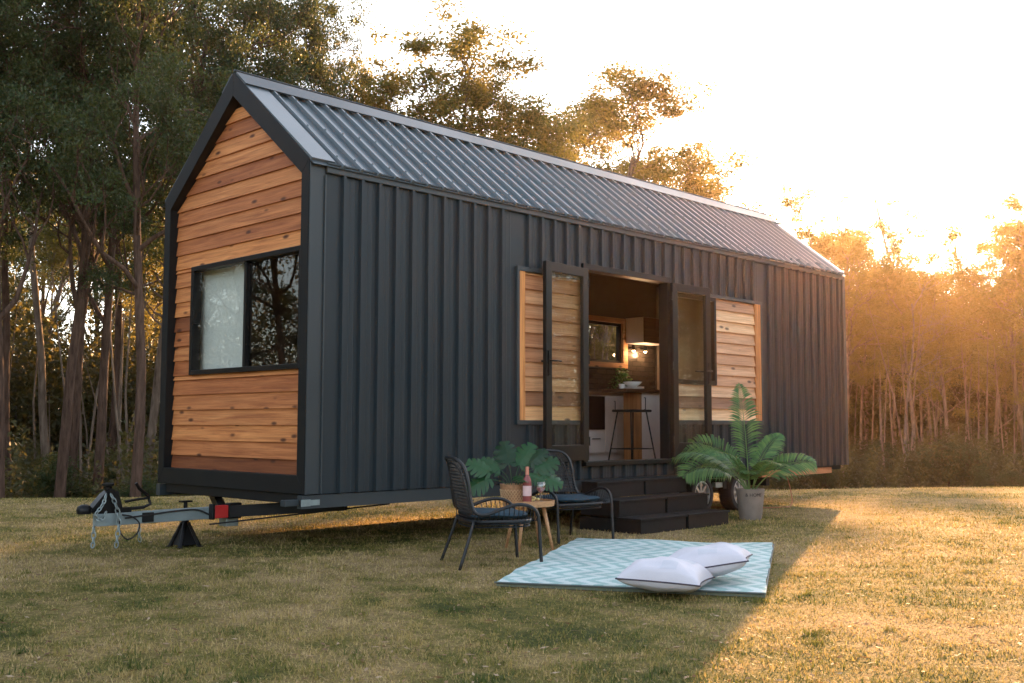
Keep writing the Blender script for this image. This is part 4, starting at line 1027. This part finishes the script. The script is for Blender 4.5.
# things behind the gable window
bl = thing('window_blind', 'pale fabric blind hanging inside the left pane of the gable window', 'blind', (.185, 1.66, WZ0 - .1))
mb = MB(); n = 40
vs = [(.002 * math.sin(i * .7), -.50 + 1.0 * i / n, z) for z in (0, 1.3) for i in range(n + 1)]
mb.add(vs, [(i, i + 1, i + n + 2, i + n + 1) for i in range(n)]); mb.build('fabric', M['curtain'], bl, smooth=True)
mb = MB(); mb.tube([(0, -.52, 1.31), (0, .52, 1.31)], .012, 8); mb.build('rod', M['black'], bl)
sh = thing('timber_shelf', 'orange timber cupboard high up behind the right pane of the gable window', 'cupboard', (1.35, .55, 2.12))
mb = MB(); mb.box(-.2, .2, -.42, .55, 0, .38, .8); mb.build('cupboard_box', M['cedar_y'], sh, bevel=.004)
mb = MB(); mb.box(-.218, -.202, -.41, .05, .01, .37, .75); mb.box(-.218, -.202, .06, .54, .01, .37, .7); mb.build('cupboard_door', M['cedar_y'], sh)
hd = thing('wall_disc', 'round pale woven disc hanging inside the right pane of the gable window', 'wall decoration', (.62, .52, 1.75))
mb = MB(); Mx = Matrix.Rotation(R(-90), 4, 'Y')
mb.lathe([(.0001, 0), (.13, 0), (.135, .006), (.13, .014), (.07, .02), (.0001, .022)], n=32, M=Mx); mb.build('disc', simple('pale_weave', (.42, .42, .40), .8, 0, .25, 60, .4), hd, auto=40)
mb = MB(); mb.tube([(0, 0, .12), (0, 0, 1.2)], .002, 4); mb.build('cord', M['black'], hd)

# ------------------------------------------------------------------ trees
def make_tree(seed, H, trunk_r, first, spread, clump_n, leaf_n, leaf_L, barkm, leafm, levels=3, clump_r=.5, lean=0.0, kids_=(5, 4, 3), droop=.35):
    """returns (trunk mesh, crown mesh); trunk up to `first`*H is bare"""
    r2 = random.Random(seed); rs = np.random.RandomState(seed); mb = MB(); tips = []
    def grow(p, d, length, r, lvl):
        n = 5 if lvl else 9; pts = [p.copy()]; rad = [r]; q = p.copy(); dd = d.copy()
        for i in range(n):
            wob = .045 if lvl == 0 else .30
            dd = (dd + Vector((r2.gauss(0, wob), r2.gauss(0, wob), r2.gauss(0, wob * .5) + (.05 if lvl else .10)))).normalized()
            q = q + dd * (length / n); pts.append(q.copy()); rad.append(r * (1 - (.62 if lvl < levels else .8) * (i + 1) / n))
        mb.tube(pts, rad, (9, 6, 4, 3)[min(lvl, 3)], cap=False)
        if lvl >= levels:
            tips.append((pts[-1], dd)); tips.append((pts[3], dd)); return
        k = kids_[min(lvl, len(kids_) - 1)]
        for j in range(k):
            f = (first + (1 - first) * (j + r2.random() * .8) / k) if lvl == 0 else (.35 + .65 * (j + r2.random()) / k)
            f = min(f, .99); x = f * n; i = min(int(x), n - 1); b = pts[i].lerp(pts[i + 1], x - i)
            base = (pts[i + 1] - pts[i]).normalized(); az = r2.uniform(0, 6.28); el = r2.uniform(.45, 1.15) if lvl == 0 else r2.uniform(.35, 1.1)
            o1 = base.orthogonal().normalized(); o2 = base.cross(o1)
            nd = (base * math.cos(el) + (o1 * math.cos(az) + o2 * math.sin(az)) * math.sin(el)); nd.z += .15; nd.normalize()
            ln = spread * H * (.34 if lvl == 0 else .20 if lvl == 1 else .11) * r2.uniform(.7, 1.25) * (1.15 - .45 * f if lvl == 0 else 1)
            grow(b, nd, ln, max(.015, rad[i] * (.58 if lvl == 0 else .66)), lvl + 1)
        if lvl: tips.append((pts[-1], dd))
    grow(Vector((0, 0, -.3)), Vector((lean, lean * .4, 1)).normalized(), H * .88, trunk_r, 0)
    if not leaf_n: return mb, None
    cs_, ds_, Ls, Ws, vs_ = [], [], [], [], []
    sel = tips if len(tips) <= clump_n else r2.sample(tips, clump_n)
    per = max(6, leaf_n // max(1, len(sel)))
    for tp_, dd in sel:
        m = int(per * r2.uniform(.5, 1.5)); rr = clump_r * r2.uniform(.6, 1.3)
        v = rs.normal(size=(m, 3)) * np.array([rr * .55, rr * .55, rr * .34]) + np.array(tp_) + np.array([0, 0, rr * .1])
        cs_.append(v); vs_.append(np.clip(rs.normal(.5 + r2.uniform(-.2, .2), .2, m), 0, 1))
    c = np.concatenate(cs_); m = len(c); d = rdir(m, rs); d[:, 2] = d[:, 2] * .7 - droop; d /= np.linalg.norm(d, axis=1)[:, None]
    V, F = leaf_quads(c, d, perp(d, rs), rs.uniform(.7, 1.3, m) * leaf_L, rs.uniform(.7, 1.3, m) * leaf_L * .23)
    return mb, (V, F, np.concatenate(vs_))
protos = {}
def proto(key, tree_name, **k):
    bm_, lm_ = k.pop('barkm'), k.pop('leafm'); mb, crown = make_tree(barkm=bm_, leafm=lm_, **k)
    me = mb.build('trunk', M[bm_], None, smooth=True); cr = None
    if crown: cr = npmesh('crown', *crown, M[lm_])
    protos[key] = (tree_name, me, cr)
    for o in (me, cr):
        if o: C.objects.unlink(o)
def plant(key, x, y, h_scale, rz, label, group=None, cat='tree', sxy=None, sink=0):
    nm, tr, cr = protos[key]; t = thing(nm, label, cat, (x, y, gzf(x, y) - sink), rz, group); s = sxy or h_scale
    t.scale = (s, s, h_scale)
    for q in (tr, cr):
        if q: c = q.copy(); C.objects.link(c); c.parent = t
    return t
# dense dark gums (height 16 m), light gums (12 m), bare tree, understorey shrubs
for i in range(4): proto('dense%d' % i, 'gum_tree', seed=11 + i, H=16, trunk_r=.19, first=.40, spread=.72, clump_n=230, leaf_n=46000, leaf_L=.115, barkm='bark_dark', leafm='leaf_dark', clump_r=.50, kids_=(11, 5, 3))
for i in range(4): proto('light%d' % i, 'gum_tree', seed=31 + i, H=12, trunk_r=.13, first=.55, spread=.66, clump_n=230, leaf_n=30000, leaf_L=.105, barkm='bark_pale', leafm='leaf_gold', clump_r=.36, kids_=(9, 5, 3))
for i in range(3): proto('wisp%d' % i, 'gum_tree', seed=51 + i, H=10, trunk_r=.10, first=.35, spread=.6, clump_n=90, leaf_n=15000, leaf_L=.105, barkm='bark_pale', leafm='leaf_gold', clump_r=.44, kids_=(8, 4, 2))
for i in range(2): proto('thin%d' % i, 'gum_tree', seed=61 + i, H=10, trunk_r=.09, first=.35, spread=.6, clump_n=60, leaf_n=8000, leaf_L=.105, barkm='bark_pale', leafm='leaf_gold', clump_r=.34, kids_=(8, 4, 2))
for i in range(2): proto('bare%d' % i, 'bare_tree', seed=71 + i, H=12, trunk_r=.10, first=.45, spread=.55, clump_n=0, leaf_n=0, leaf_L=.1, barkm='bark_dead', leafm='leaf_gold', kids_=(7, 4, 3))
for i in range(3): proto('shrub%d' % i, 'shrub', seed=81 + i, H=2.6, trunk_r=.03, first=.08, spread=1.1, clump_n=120, leaf_n=9000, leaf_L=.085, barkm='bark_dark', leafm='leaf_dark', clump_r=.36, kids_=(8, 4, 2))
HT = {}
for k_, (n_, t_, c_) in protos.items():
    q_ = c_ or t_; co_ = np.empty(len(q_.data.vertices) * 3, np.float32); q_.data.vertices.foreach_get('co', co_); HT[k_] = float(np.percentile(co_[2::3], 99.3 if c_ else 99.9))

F_ = 1055.94; PX, PY = 512, 341.5; YAW, PIT = .773836, .0779941
def az_of(px): return YAW - math.atan((px - PX) / F_ / math.cos(PIT) )
def tan_el(px, py):
    u = (px - PX) / F_; v = -(py - PY) / F_
    fz = math.sin(PIT) + v * math.cos(PIT); fh = math.cos(PIT) - v * math.sin(PIT)
    return fz / math.hypot(fh, u)
def hero(key, px, top, dist, label, rz=None, wide=1.0):
    if px > 560: dist = dist + 26 * min(1, (px - 560) / 120)
    """a tree of the photo: direction, distance and height"""
    a = az_of(px); x, y = CAM.x + dist * math.cos(a), CAM.y + dist * math.sin(a); g0 = gzf(x, y)
    hgt = CAM.z + dist * tan_el(px, top) - g0; s = hgt / HT[key]
    return plant(key, x, y, s, rng.uniform(0, 6.28) if rz is None else rz, label, sxy=s * wide)
heroes = [
 ('dense0', 8, -130, 25, 'tall dark gum tree at the left edge of the photo with a thick straight trunk'),
 ('dense1', 62, -90, 27, 'tall dark gum tree second from the left edge with a reddish trunk'),
 ('dense2', 103, -60, 29, 'dark gum tree with a slim straight trunk, midway between the left edge and the house'),
 ('dense3', 140, -110, 24, 'tall dark gum tree closest to the house on its left, beside the gable frame'),
 ('dense1', 215, -90, 30, 'dense dark gum tree rising behind the peak of the gable'),
 ('dense2', 250, -20, 33, 'dark gum tree whose crown hangs over the front part of the ridge'),
 ('dense2', 298, 30, 33, 'narrow gum tree with sunlit outer leaves where the dark trees end above the roof'),
 ('wisp2', 362, 58, 35, 'low rounded gum crown beside the two bare trees above the roof'),
 ('bare0', 405, 28, 34, 'bare dead tree with pale branches, left one of the pair above the roof'),
 ('bare1', 436, 38, 35, 'bare dead tree with pale branches, right one of the pair above the roof'),
 ('light1', 480, 62, 34, 'airy gum tree just right of the bare trees above the roof'),
 ('light2', 532, 30, 35, 'tallest airy gum tree above the middle of the roof with golden leaf clumps'),
 ('light0', 590, 68, 36, 'airy gum tree with a wide golden crown right of the tallest one above the roof'),
 ('light3', 640, 108, 37, 'leaning airy gum tree above the roof past its middle, sky between its clumps'),
 ('wisp0', 700, 160, 38, 'small golden gum crown showing low over the ridge towards the far end'),
 ('wisp1', 745, 186, 40, 'lowest golden gum crown showing at the far end of the ridge'),
 ('thin0', 800, 202, 42, 'thin gum tree with orange lit clumps just left of the far eave corner'),
 ('thin1', 842, 206, 44, 'thin backlit gum tree directly behind the far corner of the house'),
 ('thin0', 893, 220, 46, 'backlit gum tree in the sun glow, first full tree right of the house'),
 ('bare0', 930, 150, 44, 'leafless thin tree whose lone top branches reach above its neighbours in the glow'),
 ('thin1', 968, 206, 50, 'backlit gum tree with a pale leaning trunk right of the sun glow'),
 ('thin0', 1002, 198, 46, 'green gold gum tree at the right edge of the photo'),
 ('thin1', 1050, 205, 36, 'broad gum tree just beyond the right edge of the photo'),
]
for i, h_ in enumerate(heroes): hero(*h_, wide={298: .5, 893: .7, 362: .7, 480: .85, 1002: 1.0}.get(h_[1]) or {'d': .78, 'l': 1.3, 'w': 1.2, 'b': 1.0, 't': 1.0}[h_[0][0]])
proto('slim0', 'gum_tree', seed=91, H=16, trunk_r=.15, first=.55, spread=.45, clump_n=80, leaf_n=14000, leaf_L=.115, barkm='bark_dark', leafm='leaf_dark', clump_r=.5, kids_=(8, 4, 2))
proto('slim1', 'gum_tree', seed=92, H=16, trunk_r=.13, first=.60, spread=.42, clump_n=80, leaf_n=14000, leaf_L=.115, barkm='bark_pale', leafm='leaf_dark', clump_r=.5, kids_=(8, 4, 2))
for k_ in ('slim0', 'slim1'):
    q_ = protos[k_][2]; co_ = np.empty(len(q_.data.vertices) * 3, np.float32); q_.data.vertices.foreach_get('co', co_); HT[k_] = float(np.percentile(co_[2::3], 99.3))
for k in range(9):
    px = -60 + 300 * (k + rng.random() * .8) / 9; dist = rng.uniform(28, 40); a = az_of(px); x, y = CAM.x + dist * math.cos(a), CAM.y + dist * math.sin(a)
    hgt = CAM.z + dist * tan_el(px, rng.uniform(-60, 60)) - gzf(x, y); key = rng.choice(['slim0', 'slim1']); s_ = hgt / HT[key]
    plant(key, x, y, s_, rng.uniform(0, 6.28), 'slim straight gum tree standing among the taller trees left of the house', 'slim straight gum trees left of the house', sxy=s_)
# second and third rows
BG = 'slender gum trees massed behind the front row'
for k in range(70):
    px = -140 + 1330 * (k + rng.random()) / 70; dist = rng.uniform(38, 62) if px < 620 else rng.uniform(60, 84)
    top = 130 if px < 270 else (200 if px < 760 else 268)
    top += rng.uniform(-20, 70)
    a = az_of(px) if abs(px - 512) < 5000 else 0
    if px < 300 and k % 2: continue
    if 300 < px < 520: top += 60
    if 660 < px < 835: top = rng.uniform(330, 380)
    if 520 < px <= 660: top = rng.uniform(230, 300)
    if 870 < px < 1000: top = max(top, 275)
    x, y = CAM.x + dist * math.cos(a), CAM.y + dist * math.sin(a); hgt = CAM.z + dist * tan_el(px, top) - gzf(x, y)
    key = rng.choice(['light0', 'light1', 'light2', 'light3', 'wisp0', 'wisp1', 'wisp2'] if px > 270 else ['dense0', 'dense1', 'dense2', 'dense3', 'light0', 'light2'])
    s = hgt / HT[key]; plant(key, x, y, s, rng.uniform(0, 6.28), 'slender gum tree among those massed behind the front row of trees', BG, sxy=s * .95)
for k in range(60):
    px = 590 + 500 * (k + rng.random()) / 60; dist = rng.uniform(58, 86); top = rng.uniform(214, 330) 
    if 865 < px < 1000: top = max(top, 272)
    if px < 835: top = rng.uniform(320, 380)
    a = az_of(px); x, y = CAM.x + dist * math.cos(a), CAM.y + dist * math.sin(a); hgt = CAM.z + dist * tan_el(px, top) - gzf(x, y)
    key = rng.choice(['wisp0', 'wisp1', 'wisp2', 'bare0', 'light1']); s = hgt / HT[key]
    plant(key, x, y, s, rng.uniform(0, 6.28), 'slender gum tree among those massed behind the front row of trees', BG, sxy=s * 1.1)
# trees to both sides: seen in the window panes
SG = 'gum trees around the clearing outside the photo, reflected in the windows'
for k in range(24):
    a = R(88 + k * 3.6 + rng.uniform(-2, 2)); d_ = rng.uniform(24, 36); x, y = d_ * math.cos(a), d_ * math.sin(a)
    plant(rng.choice(['dense0', 'dense1', 'dense2', 'dense3']), x, y, rng.uniform(.6, .85), rng.uniform(0, 6), 'gum tree left of the photo frame, mirrored in the gable window', SG)
for k in range(13):
    a = R(-58 + k * 4.6 + rng.uniform(-2, 2)); d_ = rng.uniform(34, 44); x, y = 4 + d_ * math.cos(a), d_ * math.sin(a)
    plant(rng.choice(['light0', 'light1', 'dense2', 'light3']), x, y, rng.uniform(.7, .95), rng.uniform(0, 6), 'gum tree right of the photo frame, mirrored in the door glass', SG)
# shrubs along the forest edge
for k in range(46):
    px = -60 + 1160 * (k + rng.random()) / 46; dist = rng.uniform(24, 36) if px < 560 else rng.uniform(42, 56); a = az_of(px)
    x, y = CAM.x + dist * math.cos(a), CAM.y + dist * math.sin(a); s = rng.uniform(.35, .8) if px < 500 else rng.uniform(.4, .9)
    plant(rng.choice(['shrub0', 'shrub1', 'shrub2']), x, y, s, rng.uniform(0, 6), 'leafy shrub among those along the dark forest edge', 'leafy shrubs along the forest edge', 'shrub')
# far-off wood, one mass
def wood_mass(name, label, a0, a1, d0, d1, hmin, hmax, nleaf, size, cx=CAM.x, cy=CAM.y, seed=9, dens=None):
    rs = np.random.RandomState(seed); az = np.radians(rs.uniform(a0, a1, nleaf)); d = rs.uniform(d0, d1, nleaf)
    x = cx + d * np.cos(az); y = cy + d * np.sin(az); q = np.degrees(az)
    top = hmin + (hmax - hmin) * (.5 + .28 * np.sin(q * .9 + 1) + .22 * np.sin(q * 3.7 + d * .3)) + .8 * np.sin(q * 11 + d)
    z = gz(x, y) + top * rs.uniform(0, 1, nleaf) ** .9
    c = np.stack([x, y, z], 1); dd = rdir(nleaf, rs); V, F = leaf_quads(c, dd, perp(dd, rs), rs.uniform(.6, 1.4, nleaf) * size, rs.uniform(.6, 1.4, nleaf) * size * .28)
    o = npmesh(name, V, F, np.clip(.5 + .35 * np.sin(q * 5 + z * 1.3) + rs.normal(0, .15, nleaf), 0, 1), M['leaf_far']); tag(o, label, 'forest', kind='stuff'); return o
wood_mass('forest', 'dense dark undergrowth and foliage deep in the forest behind the left and middle trees', 36, 86, 44, 72, 4.5, 9.5, 280000, .28)
wood_mass('forest', 'hazy mass of far foliage behind the backlit trees on the right', 4, 36, 68, 92, 5.5, 9.5, 320000, .30, seed=14)
wood_mass('undergrowth', 'low dark undergrowth at the foot of the left trees', 36, 80, 27, 44, .6, 2.4, 130000, .14, seed=12)
wood_mass('undergrowth', 'low dark undergrowth at the foot of the right trees', 4, 36, 46, 68, .4, 2.2, 110000, .18, seed=15)
wood_mass('side_forest', 'far forest closing the clearing left of the frame', 86, 176, 40, 66, 6, 11, 230000, .22, seed=10)
wood_mass('side_forest', 'far forest closing the clearing right of the frame', -62, 4, 46, 72, 6, 11, 230000, .24, seed=17)
wood_mass('side_forest', 'far forest closing the clearing behind the viewer', 176, 298, 60, 78, 6, 11, 90000, .5, seed=18)
# thin trunks and saplings deep in the wood
mb = MB(); r3 = random.Random(4)
for k in range(300):
    a = R(r3.uniform(8, 80)); d_ = r3.uniform(30, 58) if a > R(36) else r3.uniform(50, 72); x, y = CAM.x + d_ * math.cos(a), CAM.y + d_ * math.sin(a); z = gzf(x, y) - .2; h = r3.uniform(4, 9); lx_, ly_ = r3.gauss(0, .09) * h, r3.gauss(0, .09) * h
    mb.tube([(x, y, z), (x + lx_ * .4 + r3.gauss(0, .1), y + ly_ * .4, z + h * .5), (x + lx_, y + ly_, z + h)], [r3.uniform(.03, .08), .035, .01], 5, cap=False)
o = mb.build('saplings', M['bark_pale'], None, smooth=True); tag(o, 'tangle of thin pale saplings deep in the forest', 'saplings', kind='stuff')

# ------------------------------------------------------------------ haze
mh = bpy.data.materials.new('haze'); mh.use_nodes = True; nt = mh.node_tree; nt.nodes.clear(); o = N(nt, 'ShaderNodeOutputMaterial')
pv = N(nt, 'ShaderNodeVolumePrincipled'); pv.inputs['Color'].default_value = (1, .68, .47, 1); pv.inputs['Density'].default_value = .00025; pv.inputs['Anisotropy'].default_value = .85
nt.links.new(pv.outputs[0], o.inputs['Volume'])
mb = MB(); mb.box(-155, 155, -155, 155, -5, 26); hz = mb.build('haze', mh); tag(hz, 'warm evening haze filling the clearing', kind='stuff')

# ------------------------------------------------------------------ light, sky, camera
w = bpy.data.worlds.new('World'); SC.world = w; w.use_nodes = True; nt = w.node_tree; bg = nt.nodes['Background']
sky = N(nt, 'ShaderNodeTexSky', sky_type='NISHITA'); sky.sun_disc = False; sky.sun_elevation = SUN_EL; sky.sun_rotation = R(90) - SUN_AZ
sky.dust_density = 1.2; sky.air_density = 1.0; sky.ozone_density = .6
hs = N(nt, 'ShaderNodeHueSaturation', Saturation=.5); nt.links.new(sky.outputs[0], hs.inputs['Color'])
mt_ = N(nt, 'ShaderNodeMixRGB', blend_type='MULTIPLY'); mt_.inputs[0].default_value = 1; mt_.inputs[2].default_value = (.97, .98, 1, 1); nt.links.new(hs.outputs[0], mt_.inputs[1]); nt.links.new(mt_.outputs[0], bg.inputs[0]); bg.inputs[1].default_value = .13
sd = bpy.data.lights.new('sun', 'SUN'); sd.energy = 5.0; sd.angle = R(.55); sd.color = (1, .535, .215)
so = bpy.data.objects.new('sun', sd); C.objects.link(so)
sv = Vector((math.cos(SUN_AZ) * math.cos(SUN_EL), math.sin(SUN_AZ) * math.cos(SUN_EL), math.sin(SUN_EL)))
so.rotation_euler = sv.to_track_quat('Z', 'Y').to_euler(); so.location = (30, 20, 12)
cd = bpy.data.cameras.new('camera'); co = bpy.data.objects.new('camera', cd); C.objects.link(co); SC.camera = co
cd.sensor_width = 36; cd.lens = F_ / 1024 * 36; cd.clip_end = 1000; cd.clip_start = .05
rol = .0015341
fwv = Vector((math.cos(YAW) * math.cos(PIT), math.sin(YAW) * math.cos(PIT), math.sin(PIT))); rv = Vector((math.sin(YAW), -math.cos(YAW), 0)); uv = rv.cross(fwv)
r2_ = rv * math.cos(rol) + uv * math.sin(rol); u2_ = uv * math.cos(rol) - rv * math.sin(rol)
co.matrix_world = Matrix(((r2_.x, u2_.x, -fwv.x, CAM.x), (r2_.y, u2_.y, -fwv.y, CAM.y), (r2_.z, u2_.z, -fwv.z, CAM.z), (0, 0, 0, 1)))
SC.render.engine = 'CYCLES'
cy = SC.cycles; cy.use_denoising = True; cy.denoiser = 'OPENIMAGEDENOISE'; cy.max_bounces = 7; cy.diffuse_bounces = 3; cy.glossy_bounces = 4; cy.transmission_bounces = 5
cy.transparent_max_bounces = 12; cy.volume_bounces = 0; cy.use_adaptive_sampling = True; cy.adaptive_threshold = .015; cy.sample_clamp_indirect = 6
cy.caustics_reflective = False; cy.caustics_refractive = False
vs = SC.view_settings; SC.display_settings.display_device = 'sRGB'; vs.view_transform = 'Standard'; vs.look = 'None'; vs.exposure = 2.2; vs.gamma = 1; vs.use_curve_mapping = False
